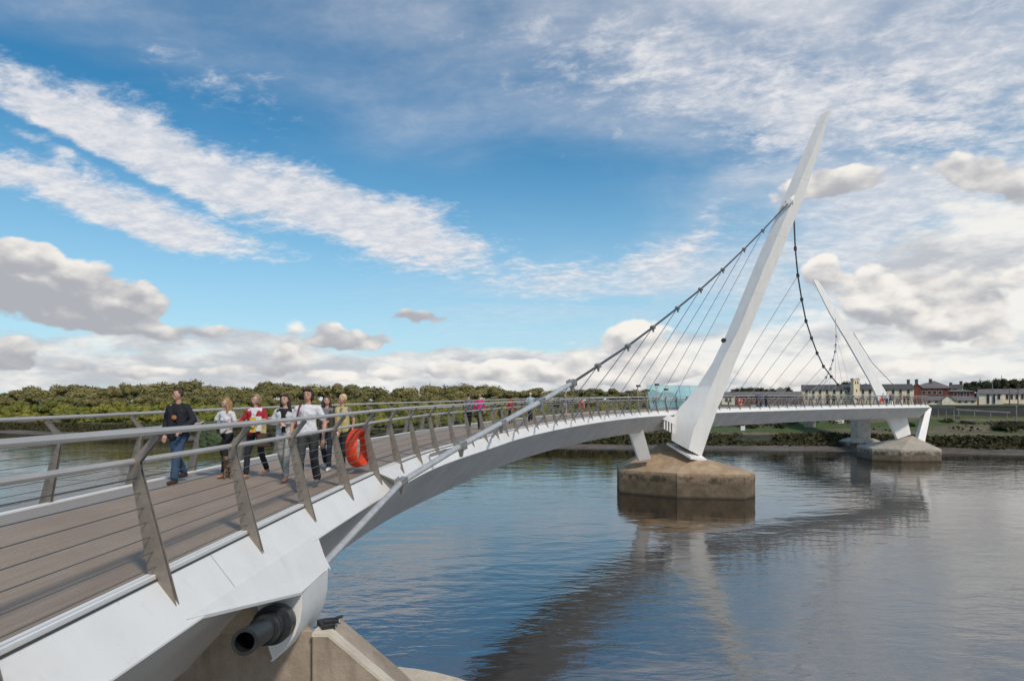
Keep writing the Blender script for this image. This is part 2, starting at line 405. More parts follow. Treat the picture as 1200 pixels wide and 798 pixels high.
# ------------------------------------------------------------------ water and ground
def shoreY(X):
    P = [(-4000, 1400), (-900, 430), (-400, 290), (-151, 201), (-82, 166), (-30, 142), (7, 133), (30, 127), (60, 125), (82, 116), (130, 108), (300, 96), (900, 80), (4000, 40)]
    for (a, b), (c, d) in zip(P, P[1:]):
        if X <= c:
            t = (X-a)/(c-a); return b+(d-b)*t
    return P[-1][1]
def hgt(d):
    P = [(-40, -3), (-8, -.6), (0, 0), (5, .55), (8, 1.0), (12, 2.1), (17, 2.8), (24, 3.2), (32, 4.1), (44, 5.1), (60, 6.8), (80, 8.0), (110, 8.3), (300, 9), (1500, 14), (6000, 18)]
    for (a, b), (c, e) in zip(P, P[1:]):
        if d <= c: return b+(e-b)*(d-a)/(c-a)
    return P[-1][1]
def ground_z(X, Y):
    return hgt(Y-shoreY(X))
def make_ground():
    xs = [-6000, -4000, -2500, -1600, -1000, -700, -500, -400]+[-340+i*8 for i in range(78)]+[300, 350, 420, 520, 700, 1000, 1600, 2500, 4000, 6000]
    rows = [('y', -5000, 7), ('y', -300, 7), ('y', -60, 6.6), ('y', -22, 6.4), ('y', -17, 6.2), ('y', -13, -1), ('y', -4, -3), ('y', 30, -4)]
    ds = [-20, -8, -3, 0, 2.5, 5, 8, 10, 12, 14.5, 17, 20, 24, 28, 32, 38, 44, 52, 60, 70, 80, 95, 110, 150, 220, 300, 600, 1500, 6000]
    rows += [('d', d, hgt(d)) for d in ds]
    mb = MB()
    for k, a, z in rows:
        for X in xs:
            if k == 'y': Y = a; zz = z
            else:
                Y = shoreY(X)+a; zz = z
                w = max(0., min(1., a/14.))
                zz += (noise.noise(Vector((X*.06, Y*.06, 0)))*.55+noise.noise(Vector((X*.21, Y*.21, 7)))*.3)*w
                if a in (0, 2.5, 5): zz += noise.noise(Vector((X*.09, a, 3)))*.28
            mb.v.append((X, Y, zz))
    n = len(xs)
    for j in range(len(rows)-1):
        for i in range(n-1): mb.f.append((j*n+i, j*n+i+1, (j+1)*n+i+1, (j+1)*n+i))
    setp(build(mb, 'ground', M['ground'], smooth=False), kind='structure')
make_ground()
wm = MB(); wm.quad((-6000, -12.9, 0), (6000, -12.9, 0), (6000, 2500, 0), (-6000, 2500, 0))
setp(build(wm, 'river_water', M['water']), kind='structure')

# ------------------------------------------------------------------ bridge line
KP = [(-3.37, -16, -1.62), (-3.37, -8, -1.60), (-3.37, 0, -1.6), (-3.36, 6, -1.6), (-3.3, 10.5, -1.58), (-3.06, 15, -1.51), (-2.65, 20, -1.45),
      (-1.1, 27.8, -1.35), (-.2, 32.5, -1.30), (2.84, 42.6, -1.14), (6.75, 52.1, -.97), (12.5, 63.15, -.80),
      (22.8, 74.3, -.60), (29.8, 80.3, -.52), (39.4, 88.3, -.42), (50.0, 96.0, -.33), (60.3, 103.0, -.28), (65.6, 107.7, -.28), (68.2, 113.5, -.28),
      (69.0, 121, -.3), (68.4, 131, -.3), (67.5, 145, -.35), (68, 162, -.45), (69, 185, -.5)]
KP = [Vector((a, b, c+H)) for a, b, c in KP]
def catmull(P, n):
    out = []
    for i in range(len(P)-1):
        p0 = P[max(i-1, 0)]; p1 = P[i]; p2 = P[i+1]; p3 = P[min(i+2, len(P)-1)]
        # centripetal-ish tangents scaled by chord lengths
        d1 = (p2-p1).length; d0 = (p1-p0).length or d1; d2 = (p3-p2).length or d1
        m1 = ((p1-p0)/d0*d1 + (p2-p1)/d1*d0)/(d0+d1) if i > 0 else (p2-p1)/d1
        m2 = ((p2-p1)/d1*d2 + (p3-p2)/d2*d1)/(d1+d2) if i < len(P)-2 else (p2-p1)/d1
        for k in range(n):
            t = k/n; t2 = t*t; t3 = t2*t
            out.append(p1*(2*t3-3*t2+1)+m1*d1*(t3-2*t2+t)+p2*(-2*t3+3*t2)+m2*d1*(t3-t2))
    out.append(P[-1].copy()); return out
def smoothline(pts, it):
    for _ in range(it):
        q = pts[:]
        for i in range(1, len(pts)-1): q[i] = pts[i]*.5+(pts[i-1]+pts[i+1])*.25
        pts = q
    return pts
dense = smoothline(catmull(KP, 24), 60)
cum = [0.]
for a, b in zip(dense, dense[1:]): cum.append(cum[-1]+(b-a).length)
def at_s(s):
    s = max(0, min(cum[-1]-1e-4, s)); lo, hi = 0, len(cum)-1
    while hi-lo > 1:
        m = (lo+hi)//2
        if cum[m] <= s: lo = m
        else: hi = m
    t = (s-cum[lo])/(cum[hi]-cum[lo]); p = dense[lo].lerp(dense[hi], t)
    a = dense[max(lo-3, 0)]; b = dense[min(hi+3, len(dense)-1)]
    tg = b-a; tg.z = 0; tg.normalize(); out = Vector((tg.y, -tg.x, 0))   # out = to the right
    return p, tg, out
s_ref = min(range(len(dense)), key=lambda i: abs(dense[i].y-6.37)); S_POST1 = cum[s_ref]
SP = 2.12; TOTAL = cum[-1]; WID = 3.88
def sec(s, o, h, side=1):
    """point on the bridge: o = metres outside the kerb line, h = above deck"""
    p, t, out = at_s(s)
    if side == 1: q = p+out*o
    else: q = p-out*(WID+o)
    return q+Vector((0, 0, h))
SS = [i*1.0 for i in range(int(TOTAL)+1)]
bridge = empty('footbridge', (0, 0, 0))
setp(bridge, 'white S-curved steel footbridge with stainless railings, two leaning pylons and cables', 'footbridge')
# girder (closed loft)
def section_pts(s):
    p, t, out = at_s(s)
    dep = 2.0
    L = [(.09, -.03), (.40, -.44), (.385, -.475), (-1.05, -dep), (-WID+1.05, -dep)]
    pts = [sec(s, o, h) for o, h in L]
    pts += [sec(s, .385, -.475, -1), sec(s, .40, -.44, -1), sec(s, .09, -.03, -1)]
    return pts
gm = MB()
for i, s in enumerate(SS):
    gm.v += [tuple(p) for p in section_pts(s)]
for i in range(len(SS)-1):
    for k in range(8):
        a = i*8+k; b = i*8+(k+1) % 8; gm.f.append((a, b, b+8, a+8))
gm.f.append(tuple(range(8))); e = (len(SS)-1)*8; gm.f.append(tuple(range(e, e+8)))
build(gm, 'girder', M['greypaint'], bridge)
for side in (1, -1):      # sloping white fascia plates, each between two transverse seams
    seg = SP*4; k0 = -2; fm = None
    while S_POST1+k0*seg+SP*.5 < TOTAL:
        a = max(0, S_POST1+k0*seg+SP*.5); b = min(TOTAL, S_POST1+(k0+1)*seg+SP*.5-.008); k0 += 1
        if b-a < .5: continue
        fb = MB(); n = 9
        for i in range(n):
            s = a+(b-a)*i/(n-1)
            fb.v += [tuple(sec(s, o, h, side)) for o, h in ((.088, -.018), (.41, -.435), (.412, -.452), (.395, -.456), (.080, -.05))]
        for i in range(n-1):
            for q in range(5): fb.f.append((i*5+q, i*5+(q+1) % 5, i*5+5+(q+1) % 5, i*5+5+q))
        build(fb, 'fascia_plate', M['white'], bridge)
# transverse plate joints on the sloping fascia, both sides, at every fourth post
dk = MB(); uvs = []
for i, s in enumerate(SS):
    for o in (0., -WID*.25, -WID*.5, -WID*.75, -WID):
        dk.v.append(tuple(sec(s, o, .0))); uvs.append((-o, s))
for i in range(len(SS)-1):
    for k in range(4):
        a = i*5+k; dk.f.append((a, a+1, a+6, a+5))
me = bpy.data.meshes.new('deck_surface'); me.from_pydata(dk.v, [], dk.f); me.update()
ul = me.uv_layers.new(name='UVMap')
for lp in me.loops: ul.data[lp.index].uv = uvs[lp.vertex_index]
link('deck_surface', me, M['deck'], bridge)
for side in (1, -1):      # raised kerb, then a dark joint, then the sloping plate
    kb = MB()
    prof = [(-.005, -.05), (-.005, .022), (.0, .027), (.083, .027), (.09, .022), (.09, -.05)]
    for s in SS: kb.v += [tuple(sec(s, o, h, side)) for o, h in prof]
    n = len(prof)
    for i in range(len(SS)-1):
        for k in range(n-1): kb.f.append((i*n+k, i*n+k+1, (i+1)*n+k+1, (i+1)*n+k))
    build(kb, 'kerb', M['white'], bridge)
    jb = MB().tube([sec(s, .102, -.022, side) for s in SS], .011, 4)
    build(jb, 'joint_strip', M['rubber'], bridge)
# railings
def blade_outline():
    return [(.300, -.345), (.028, -.02), (-.150, 1.00), (-.155, 1.075), (-.115, 1.10), (.085, 1.318), (.125, 1.288), (-.062, 1.055), (-.058, .99)]
def blade_mesh():
    mb = MB(); pr = blade_outline()
    for off in (-.032, .018):
        lo = [(o, off, h) for o, h in pr]; hi = [(o, off+.013, h) for o, h in pr]
        mb.hexa(lo, hi)
    mb.box((-.09, -.0005, 1.0), (.05, .036, .05))          # spacer at the knee
    mb.box((.09, -.0005, .1), (.03, .036, .03))
    for i in range(7):                                      # wire bosses
        h = .10+i*.135; o = .112-.212*h
        mb.box((o, .0, h), (.016, .080, .016))
    return mb.mesh('post')
bmesh_post = blade_mesh(); bmesh_post.materials.append(M['blade'])
def post_matrix(s, side):
    p, t, out = at_s(s)
    o = out if side == 1 else -out
    q = sec(s, 0, 0, side)
    m = Matrix.Identity(4)
    m.col[0].xyz = o; m.col[1].xyz = t; m.col[2].xyz = (0, 0, 1); m.col[3].xyz = q
    return m
for side in (1, -1):
    rl = empty('railing', parent=bridge)
    rl['label'] = 'railing of %s of the deck' % ('the near, right hand side' if side == 1 else 'the far, left hand side')
    fine = [i*.8 for i in range(int(TOTAL/.8))]
    for (o, h, r) in ((-.125, 1.06, .030), (.115, 1.34, .033)):
        build(MB().tube([sec(s, o, h, side) for s in fine], r, 10), 'handrail', M['steel'], rl, smooth=True)
    for i in range(7):
        h = .10+i*.135; o = .112-.212*h
        build(MB().tube([sec(s, o, h, side) for s in SS], .0056, 5), 'wire', M['wire'], rl, smooth=True)
    k = -6
    while S_POST1+k*SP < TOTAL-.5:
        po = bpy.data.objects.new('post', bmesh_post); COL.objects.link(po); po.parent = rl
        po.matrix_local = post_matrix(S_POST1+k*SP, side); k += 1

# ---- pylons -------------------------------------------------------
def pylon(rows, Y0, back, name_label, n_sub=1):
    """rows: (L, M, R pixel positions, half depth)"""
    mb = MB(); secs = []
    for (L, Mi, Rr, hd) in rows:
        a = W(*L, Y0); b = W(*Mi, Y0-hd); c = W(*Rr, Y0+hd*.1); 
        d = (a+c)/2; d.y = Y0+hd*1.2
        secs.append([a, b, c, d])
    for q in secs: mb.v += [tuple(p) for p in q]
    for i in range(len(secs)-1):
        for k in range(4): mb.f.append((i*4+k, i*4+(k+1) % 4, i*4+4+(k+1) % 4, i*4+4+k))
    mb.f.append((3, 2, 1, 0)); e = (len(secs)-1)*4; mb.f.append((e, e+1, e+2, e+3))
    o = build(mb, 'pylon', M['white'], bridge)
    me = o.data; me.polygons.foreach_set('use_smooth', [True]*len(me.polygons)); me.set_sharp_from_angle(angle=R(11))
    o['label'] = name_label
    return o
PY1 = 66.0
rows1 = [((787, 516), (807, 527), (822, 535), 1.35),
         ((787, 500), (813, 503), (832, 505), 1.35),
         ((789, 489), (818, 492), (837, 491), 1.3),
         ((796, 478), (823.5, 479), (841, 478), 1.25),
         ((806, 467), (828, 468), (846, 468), 1.2),
         ((817, 453), (833.5, 453), (851, 454), 1.15),
         ((835, 425), (847, 422), (862, 424), 1.1),
         ((853, 388), (866, 386), (879, 386), 1.05),
         ((888, 303), (901, 300), (914, 300), .95),
         ((919, 231), (930, 232), (941.5, 233), .8),
         ((945, 171), (955, 172), (961, 173), .55),
         ((961.5, 134.5), (971, 130), (974, 129), .3)]
py1 = pylon(rows1, PY1, 1, 'tall near pylon leaning right')
PY2 = 107.5
rows2 = [((1050, 515), (1060, 514), (1067, 509), 1.2),
         ((1036, 487), (1051, 487), (1062, 487), 1.5),
         ((1028, 470), (1038, 470), (1044, 469), 1.5),
         ((1018, 447), (1024, 445), (1029, 445), 1.3),
         ((990, 398), (997, 398), (1005, 399), 1.2),
         ((972, 368), (976, 368), (982, 368), 1.0),
         ((957, 338), (960, 338), (964.5, 338), .7),
         ((952.5, 327.5), (954.5, 328), (958, 329), .4)]
rows2 = [(L, (L[0]+.12*(Q[0]-L[0]), L[1]+.12*(Q[1]-L[1])), (Q[0]+.6, Q[1]), h*.22) for L, _, Q, h in rows2]
py2 = pylon(rows2, PY2, 1, 'far pylon leaning left')
# base plate and anchor bolts of the near pylon
bp = MB()
def lerp2(a, b, t): return (a[0]+(b[0]-a[0])*t, a[1]+(b[1]-a[1])*t)
lo = [W(781, 521, 67.0), W(809, 538, 64.2), W(828, 541, 65.5), W(806, 524, 67.8)]
hi = [p+Vector((.05, 0, .22)) for p in lo]
bp.hexa(lo, hi); build(bp, 'base_plate', M['white'], py1, bevel=.02)
bb = MB()
for i in range(11):
    c = W(791+i*2.6, 519.5+i*1.35, 65.9-i*.13); bb.box(c, (.05, .08, .20))
build(bb, 'anchor_bolt', M['dark_steel'], py1)
c = W(847.5, 399, PY1-.95); build(MB().tube([c, c+Vector((0, -.25, 0))], .22, 10), 'aircraft_lamp', M['dark_steel'], py1)
# cable saddles
c = W(925, 237, PY1-.85)
sd_ = MB().tube([c+Vector((-.5, -.05, -.5)), c+Vector((.1, -.15, .1)), c+Vector((.42, 0, .55))], [.16, .26, .16], 10)
sd_.box(c+Vector((.1, .2, .05)), (.75, .35, .25)); build(sd_, 'cable_saddle', M['white'], py1)
# bracket between deck and pylon
br = MB()
br.hexa([W(768, 487, 65.2), W(790, 497, 65.6), W(791, 503, 66.4), W(770, 492, 66.6)], [W(766, 482.5, 65.2), W(792, 489, 65.6), W(792, 489, 66.4), W(768, 484, 66.6)])
for i in range(4):
    br.box(W(777+i*3.2, 497+i*1.6, 66.2), (.12, 1.4, .9))
build(br, 'deck_bracket', M['white'], bridge)
# struts
def strut(pt, w, name='strut'):
    mb = MB()
    (a, b, Yt), (c, d, Yb) = pt
    A, B = W(*a, Yt), W(*b, Yt); C, D = W(*c, Yb), W(*d, Yb)
    dy = Vector((0, w, 0))
    mb.hexa([C, D, D+dy, C+dy], [A, B, B+dy, A+dy]); return build(mb, name, M['white'], bridge, bevel=.03)
strut((((735, 499), (752, 498), 63.6), ((749, 540), (763, 538), 65.5)), .9)
strut((((1085.5, 478), (1092, 478), 110), ((1075, 517), (1084, 518), 107.8)), .9)

# ---- piers --------------------------------------------------------
def pier(foot, top_h, apex, mt, label, back=None):
    """foot: waterline points (front first, px) ; apex points in world"""
    pts = [Vector((p.x, p.y, -3)) for p in foot]; top = [Vector((p.x, p.y, h)) for p, h in zip(foot, top_h)]
    n = len(pts); mb = MB(); mb.v = [tuple(p) for p in pts+top+apex]
    mb.f = [tuple(reversed(range(n)))]
    for i in range(n): mb.f.append((i, (i+1) % n, (i+1) % n+n, i+n))
    bm = bmesh.new()
    o = build(mb, 'pier', mt, bridge, bevel=0.); bm.free()
    if label: o['label'] = label
    return o
def Wz0(px, py):
    Y = H*FPX/(py-472); return Vector(((px-600)/FPX*Y, Y, 0))
f1 = [Wz0(726, 577.5), Wz0(793, 583.5), Wz0(873, 585), Wz0(885, 582)]
f1 += [f1[3]+Vector((-1.5, 6.0, 0)), f1[1]+Vector((.3, 10.6, 0)), f1[0]+Vector((.6, 5.5, 0))]
th1 = [2.28, 2.28, 2.25, 2.25, 2.25, 2.25, 2.28]
a1 = [Vector(tuple(W(778, 518.5, 69.0))), Vector(tuple(W(812, 538, 65.0))), Vector(tuple(W(826, 537, 66.2)))]
def pier_mesh(foot, th, apex, caps, mt, label):
    n = len(foot); mb = MB()
    mb.v = [(p.x, p.y, -3) for p in foot]+[(p.x, p.y, h) for p, h in zip(foot, th)]+[tuple(a) for a in apex]
    for i in range(n): mb.f.append((i, (i+1) % n, (i+1) % n+n, i+n))
    mb.f += caps
    o = build(mb, 'pier', mt, bridge); o['label'] = label
    return o
# indices: top ring 7..13, apex 14 (left high), 15 (front), 16 (right)
caps1 = [(7, 8, 15), (7, 15, 14), (8, 9, 15), (9, 16, 15), (9, 10, 16), (10, 11, 16), (11, 12, 14), (11, 14, 16), (12, 13, 14), (13, 7, 14), (14, 15, 16)]
pier_mesh(f1, th1, a1, caps1, M['pier'], 'stained concrete pier under the near pylon')
# vertical cast joint and waterline ledge of the near pier
jm = MB(); q = f1[1]; jm.box((q.x, q.y-.015, .9), (.035, .05, 2.7)); build(jm, 'cast_joint', M['rubber'], bridge)
f2 = [Wz0(1022, 539.5), Wz0(1056, 541), Wz0(1103.5, 541)]
f2 += [f2[2]+Vector((.4, 5, 0)), f2[1]+Vector((3.5, 10.5, 0)), f2[0]+Vector((1.2, 7, 0))]
th2 = [1.85]*6
a2 = [Vector(tuple(W(1069, 510.5, 107.0))), Vector(tuple(W(1050, 518.5, 106.0)))]
caps2 = [(6, 7, 13), (7, 8, 12), (7, 12, 13), (8, 9, 12), (9, 10, 12), (10, 11, 12), (11, 6, 13), (11, 13, 12)]
pier_mesh(f2, th2, a2, caps2, M['pier_far'], 'stained concrete pier under the far pylon')
def lathe(prof, c, n=20, sx=1, sy=1):
    mb = MB()
    for r, z in prof:
        for k in range(n):
            t = 2*math.pi*k/n; mb.v.append((c[0]+math.cos(t)*r*sx, c[1]+math.sin(t)*r*sy, z))
    for i in range(len(prof)-1):
        for k in range(n): mb.f.append((i*n+k, i*n+(k+1) % n, (i+1)*n+(k+1) % n, (i+1)*n+k))
    mb.f.append(tuple(reversed(range(n)))); e = (len(prof)-1)*n; mb.f.append(tuple(range(e, e+n))); return mb
pc = W(1008.5, 500, 128.0)
mb = MB()
for (w, d, z0, w2, d2, z1) in [(5.4, 7, -2, 5.4, 7, 1.55), (5.2, 6.6, 1.553, 2.9, 3.6, 2.25), (2.3, 2.8, 2.253, 2.3, 2.8, 6.4)]:
    lo = [(pc.x-w/2, pc.y-d/2, z0), (pc.x+w/2, pc.y-d/2, z0), (pc.x+w/2, pc.y+d/2, z0), (pc.x-w/2, pc.y+d/2, z0)]
    hi = [(pc.x-w2/2, pc.y-d2/2, z1), (pc.x+w2/2, pc.y-d2/2, z1), (pc.x+w2/2, pc.y+d2/2, z1), (pc.x-w2/2, pc.y+d2/2, z1)]
    mb.hexa(lo, hi)
build(mb, 'pier', M['pier_far'], bridge)['label'] = 'square concrete column pier standing at the far water edge'
pc = W(949, 497, 150.0)
build(lathe([(.55, 2.0), (.85, 2.7), (1.15, 3.5), (1.2, 6.6)], pc, 20), 'pier', M['pier_far'], bridge, smooth=True)['label'] = 'round concrete column pier on the grassy far bank'

# ---- main cables ---------------------------------------------------
def chordY(px): 
    k = (px-600)/800; return 8.31/(.5305-k)
K1 = [(470, 565), (540, 522), (587, 496), (632.6, 471), (670, 449), (700.7, 428.7), (735.7, 405.6), (765, 383.7), (794, 361), (821, 339), (847, 316), (872, 292), (894, 270)]
HB = [None, (504, 529), (576, 511), (603, 503), (627, 498), (650, 494), (670, 491.5), (690, 489), (709, 487.5), (727, 486.5), (744, 485.5), (763, 484.5), (781, 484)]
def s_of_px(px, lo=S_POST1, hi=S_POST1+72):
    best = None
    i = lo
    while i < hi:
        p = sec(i, .2, -.1); v = abs(p.x/p.y*FPX+600-px)
        if best is None or v < best[0]: best = (v, i)
        i += .1
    return best[1]
pts1 = [W(383, 657, 10.3)]; bot = []
for (a, b), hb in zip(K1, HB):
    if hb is None: Yk = 14.8; bot.append(None)
    else:
        s_ = s_of_px(hb[0]); q = sec(s_, .2, -.10); bot.append(q)
        Yk = .4*chordY(a)+.6*q.y
    pts1.append(W(a, b, Yk))
endp = W(924, 238, PY1-.9); pts1.append(endp)
start = [W(300, 744, 7.2), W(340, 703, 8.6)]
cab = empty('suspension_cable', parent=bridge); cab['label'] = 'main cable from the near abutment to the near pylon'
build(MB().tube([W(372, 669, 9.9)]+pts1[:6], [.06, .06, .066, .08, .09, .105, .10], 12), 'cable_sleeve', M['tubewhite'], cab, smooth=True)
build(MB().tube(pts1[5:], .062, 8), 'cable_rope', M['cable'], cab, smooth=True)
def clamp(c, d, r, parent, m=M['clamp']):
    d = d.normalized(); up = Vector((0, 0, 1)); a = d.cross(up).normalized(); b = a.cross(d)
    mb = MB().tube([c-d*r*1.9, c+d*r*1.9], r*1.22, 10)
    for sx in (-1, 1):
        for k in (-1.4, 0, 1.4):
            p = c+a*sx*r*1.25+d*k*r; mb.tube([p-b*r*1.15, p+b*r*1.15], r*.26, 6)
    mb.tube([c-b*r*1.2, c-b*r*3.2], [r*.9, r*.5], 6)
    return build(mb, 'clamp', m, parent)
for i in range(1, len(pts1)-1):
    r = [.080, .092, .105, .125, .125][i-1] if i < 6 else .088
    clamp(pts1[i], pts1[i+1]-pts1[i-1], r, cab)
for i, q in enumerate(bot):
    if q is None: continue
    t = pts1[i+1]; d = (q-t); L = d.length
    mb = MB().tube([t+d*.02, q-d*(2.0/L if L > 5 else .6)], .022 if i > 2 else .03, 6)
    f = (2.4/L if L > 5 else .6)
    mb.tube([q-d*f, q-d*(f*.93), q-d*.05, q], [.025, .05, .05, .03], 8)
    build(mb, 'hanger', M['clamp'], cab)
# gusset plates tying the first two clamps to the fascia
for (pa, pb, pc2, k) in ((446, 474, 457, 1),):
    a = sec(s_of_px(pa), .10, -.01); b = sec(s_of_px(pb), .10, -.01); c = sec(s_of_px(pc2), .38, -.40); t = pts1[k]
    if k == 2: t = c.lerp(pts1[k], .35); 
    up = Vector((0, 0, .03)); mb = MB(); mb.hexa([c-up*.2, t-up, b-up*.2, a-up*.2], [c+up*.6, t, b+up*.6, a+up*.6]); build(mb, 'gusset_plate', M['white'], bridge)

# second cable: near pylon to mid span
K2 = [(932, 291.6), (935, 323), (939.5, 351), (944.5, 376), (951, 396), (957.5, 413.5), (965, 429), (974, 441), (982, 450.5), (992, 459.5)]
B2 = [None, 838, 852, 867, 884, 902, 920, 938, 956, 973]
Y2 = [68, 70, 72, 75, 78, 81, 84, 87, 89.5, 92.3]
cab2 = empty('suspension_cable', parent=bridge); cab2['label'] = 'dark main cable sagging from the near pylon to mid span'
p2 = [W(930.5, 258, 66.9)]+[W(a, b, y) for (a, b), y in zip(K2, Y2)]
p2.append(W(1006, 469, 96.8))
build(MB().tube(p2, .075, 8), 'cable_rope', M['cable'], cab2, smooth=True)
s70 = S_POST1+62
for i, (k, bx) in enumerate(zip(p2[1:-1], B2)):
    clamp(k, p2[i+2]-p2[i], .10, cab2, M['cable'])
    if bx:
        s_ = s_of_px(bx, S_POST1+62, S_POST1+130); q = sec(s_, .2, -.1)
        build(MB().tube([k, q], .026, 5), 'hanger', M['clamp'], cab2)
# far pylon's cable to mid span
K3 = [(979, 373), (980, 394), (979.3, 404), (978.6, 412), (976, 422), (973, 432), (968, 442), (960, 451), (949, 459), (934, 466)]
Y3 = [106.8, 106, 105, 104, 102.5, 101, 99, 97, 95, 92]
cab3 = empty('suspension_cable', parent=bridge); cab3['label'] = 'pale thin cable sagging from the far pylon'
p3 = [W(a, b, y) for (a, b), y in zip(K3, Y3)]
build(MB().tube(p3, .05, 6), 'cable_rope', M['clamp'], cab3)
for i, k in enumerate(p3[1:-1]):
    clamp(k, p3[i+2]-p3[i], .09, cab3, M['clamp'])
    s_ = s_of_px(1036-i*11, S_POST1+70, S_POST1+140); q = sec(s_, .2, 0, -1)
    build(MB().tube([k, q], .018, 4), 'hanger', M['clamp'], cab3)
cab4 = empty('suspension_cable', parent=bridge); cab4['label'] = 'thin cable from the far pylon towards the far bank'
q4 = [W(1000, 390, 108.3), W(1022, 425, 112), W(1048, 452, 117), W(1060, 466, 124)]
build(MB().tube(q4, .05, 6), 'cable_rope', M['clamp'], cab4)

# ---- wing plate and cable anchorage under the near deck ---------------
wing = MB()
outl = [(-2.98, 6.25, -1.99), (-2.68, 8.69, -2.42), (-2.68, 9.97, -2.42), (-2.93, 10.25, -1.97)]
top_ = [Vector((x, y, z+H+.012)) for x, y, z in outl]
inn = [sec(cum[s_ref]+4.1, .30, -.315)+Vector((0, 0, .01)), sec(cum[s_ref]-.4, .30, -.315)+Vector((0, 0, .01))]
pl = top_
wing.hexa([p-Vector((.01, 0, .035)) for p in pl], pl); build(wing, 'wing_plate', M['white'], bridge)
# near-vertical return plate at the end of the wing, catching light
rt = MB()
A = Vector((-2.985, 10.25, -2.03+H)); B_ = Vector((-2.68, 9.97, -2.43+H))
rt.hexa([A+Vector((.0, .05, -.45)), B_+Vector((.0, .05, -.03)), B_+Vector((.0, .11, -.03)), A+Vector((0, .11, -.45))], [A+Vector((-.0, .05, -.02)), B_+Vector((0, .05, -.005)), B_+Vector((0, .11, -.005)), A+Vector((0, .11, -.02))])
build(rt, 'end_plate', M['white'], bridge)
# bearing bracket: a plate with a round lower edge and a curved cheek behind it
anc = empty('cable_anchorage', parent=bridge)
YA, YB = 8.75, 9.85
fr = [(300, 706), (353, 690), (353.5, 712), (351, 728), (345, 744), (334, 760), (320, 774), (315.5, 761)]
mb = MB(); mb.hexa([W(a, b, YA) for a, b in fr], [W(a, b, YA)+Vector((0, .04, 0)) for a, b in fr]); build(mb, 'front_plate', M['white'], anc)
arcF = [(353.5, 693), (354, 712), (351.5, 728), (345.5, 744), (334.5, 760), (320, 774.5)]
arcB = [(384.5, 667), (383.5, 690), (380, 707), (374, 722), (367.5, 734), (363, 738)]
mb = MB()
for a, b in zip(arcF, arcB): mb.v += [tuple(W(*a, YA+.005)), tuple(W(*b, YB)), tuple(W(*b, YB)+Vector((-.04, 0, 0))), tuple(W(*a, YA+.005)+Vector((-.04, 0, 0)))]
for i in range(len(arcF)-1):
    for k in range(4): mb.f.append((i*4+k, i*4+(k+1) % 4, i*4+4+(k+1) % 4, i*4+4+k))
build(mb, 'cheek_plate', M['white'], anc, smooth=True)
def ring(p, q, r, ri, m, name, parent, n=40):
    p = Vector(p); q = Vector(q); d = (q-p).normalized(); a = d.cross(Vector((0, 0, 1))).normalized(); b = a.cross(d)
    mb = MB()
    for (c, rr) in ((p, ri), (p, r*.965), (p+d*.008, r), (q, r), (q, ri)):
        for k in range(n):
            t = 2*math.pi*k/n; mb.v.append(tuple(c+a*math.cos(t)*rr+b*math.sin(t)*rr))
    for i in range(5):
        for k in range(n):
            j = (i+1) % 5; mb.f.append((i*n+k, i*n+(k+1) % n, j*n+(k+1) % n, j*n+k))
    return build(mb, name, m, parent, smooth=True)
m0 = W(286.5, 752, 6.95); m1 = W(318, 733.5, 8.15); m2 = W(327, 727, 8.75)
dd = (m2-m0).normalized()
ring(m0, m0+dd*1.85, .132, .098, M['dark_steel'], 'anchor_pipe', anc)
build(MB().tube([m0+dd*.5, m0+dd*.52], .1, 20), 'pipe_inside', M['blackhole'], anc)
ring(m0+dd*.88, m0+dd*1.02, .172, .13, M['dark_steel'], 'collar', anc)
ring(m0+dd*1.12, m0+dd*1.36, .165, .13, M['dark_steel'], 'collar', anc)
ring(m0+dd*1.36, m0+dd*1.72, .235, .13, M['dark_steel'], 'collar', anc)

# ---- abutment ----------------------------------------------------------
ab = empty('abutment', (0, 0, 0)); setp(ab, 'brown concrete bridge abutment with sloping shoulder below the near deck', 'abutment')
mb = MB(); mb.hexa([(-7.6, 9.15, -2), (-2.66, 9.15, -2), (-3.1, 9.9, -2), (-7.0, 12.0, -2)], [(-7.6, 9.15, 5.95), (-2.66, 9.15, 5.75), (-3.1, 9.9, 5.75), (-7.0, 12.0, 5.6)])
build(mb, 'abutment_wall', M['concrete'], ab, bevel=.02)
mb = MB(); mb.box((-5.5, 9.06, 6.02), (4.3, .16, .5)); build(mb, 'bearing_shelf', M['concrete'], ab, bevel=.015)
lo = []; Yf = 9.05
prof = [(-2.655, 1.5), (-2.655, H-3.06), (-2.44, H-3.06), (-1.70, H-3.69), (.8, H-6.0), (.8, 1.5)]
mb = MB(); mb.hexa([(x, Yf, z) for x, z in prof], [(x+(.05 if i in (2, 3) else 0), Yf+.6, z-(0 if i < 4 else 0)) for i, (x, z) in enumerate(prof)])
o = build(mb, 'shoulder_block', M['concrete'], ab, bevel=.02)
mb = MB(); cap = [(-2.655, H-3.055), (-2.43, H-3.055), (-1.69, H-3.685), (.8, H-5.99)]
mb.hexa([(x, Yf-.005, z) for x, z in cap]+[(.8, Yf-.005, H-6.03), (-1.70, Yf-.005, H-3.73), (-2.44, Yf-.005, H-3.1), (-2.655, Yf-.005, H-3.1)],
        [(x, Yf+.57, z+.004) for x, z in cap]+[(.8, Yf+.57, H-6.03), (-1.70, Yf+.57, H-3.73), (-2.44, Yf+.57, H-3.1), (-2.655, Yf+.57, H-3.1)])
build(mb, 'coping', M['concrete_top'], ab)
mb = MB(); q = W(382, 733, 9.35); mb.box(q, (.18, .3, .12), .5); mb.box(q+Vector((.07, 0, .07)), (.2, .14, .05), .3); mb.tube([q+Vector((0, 0, .06)), q+Vector((.22, .05, .12))], .022, 8)
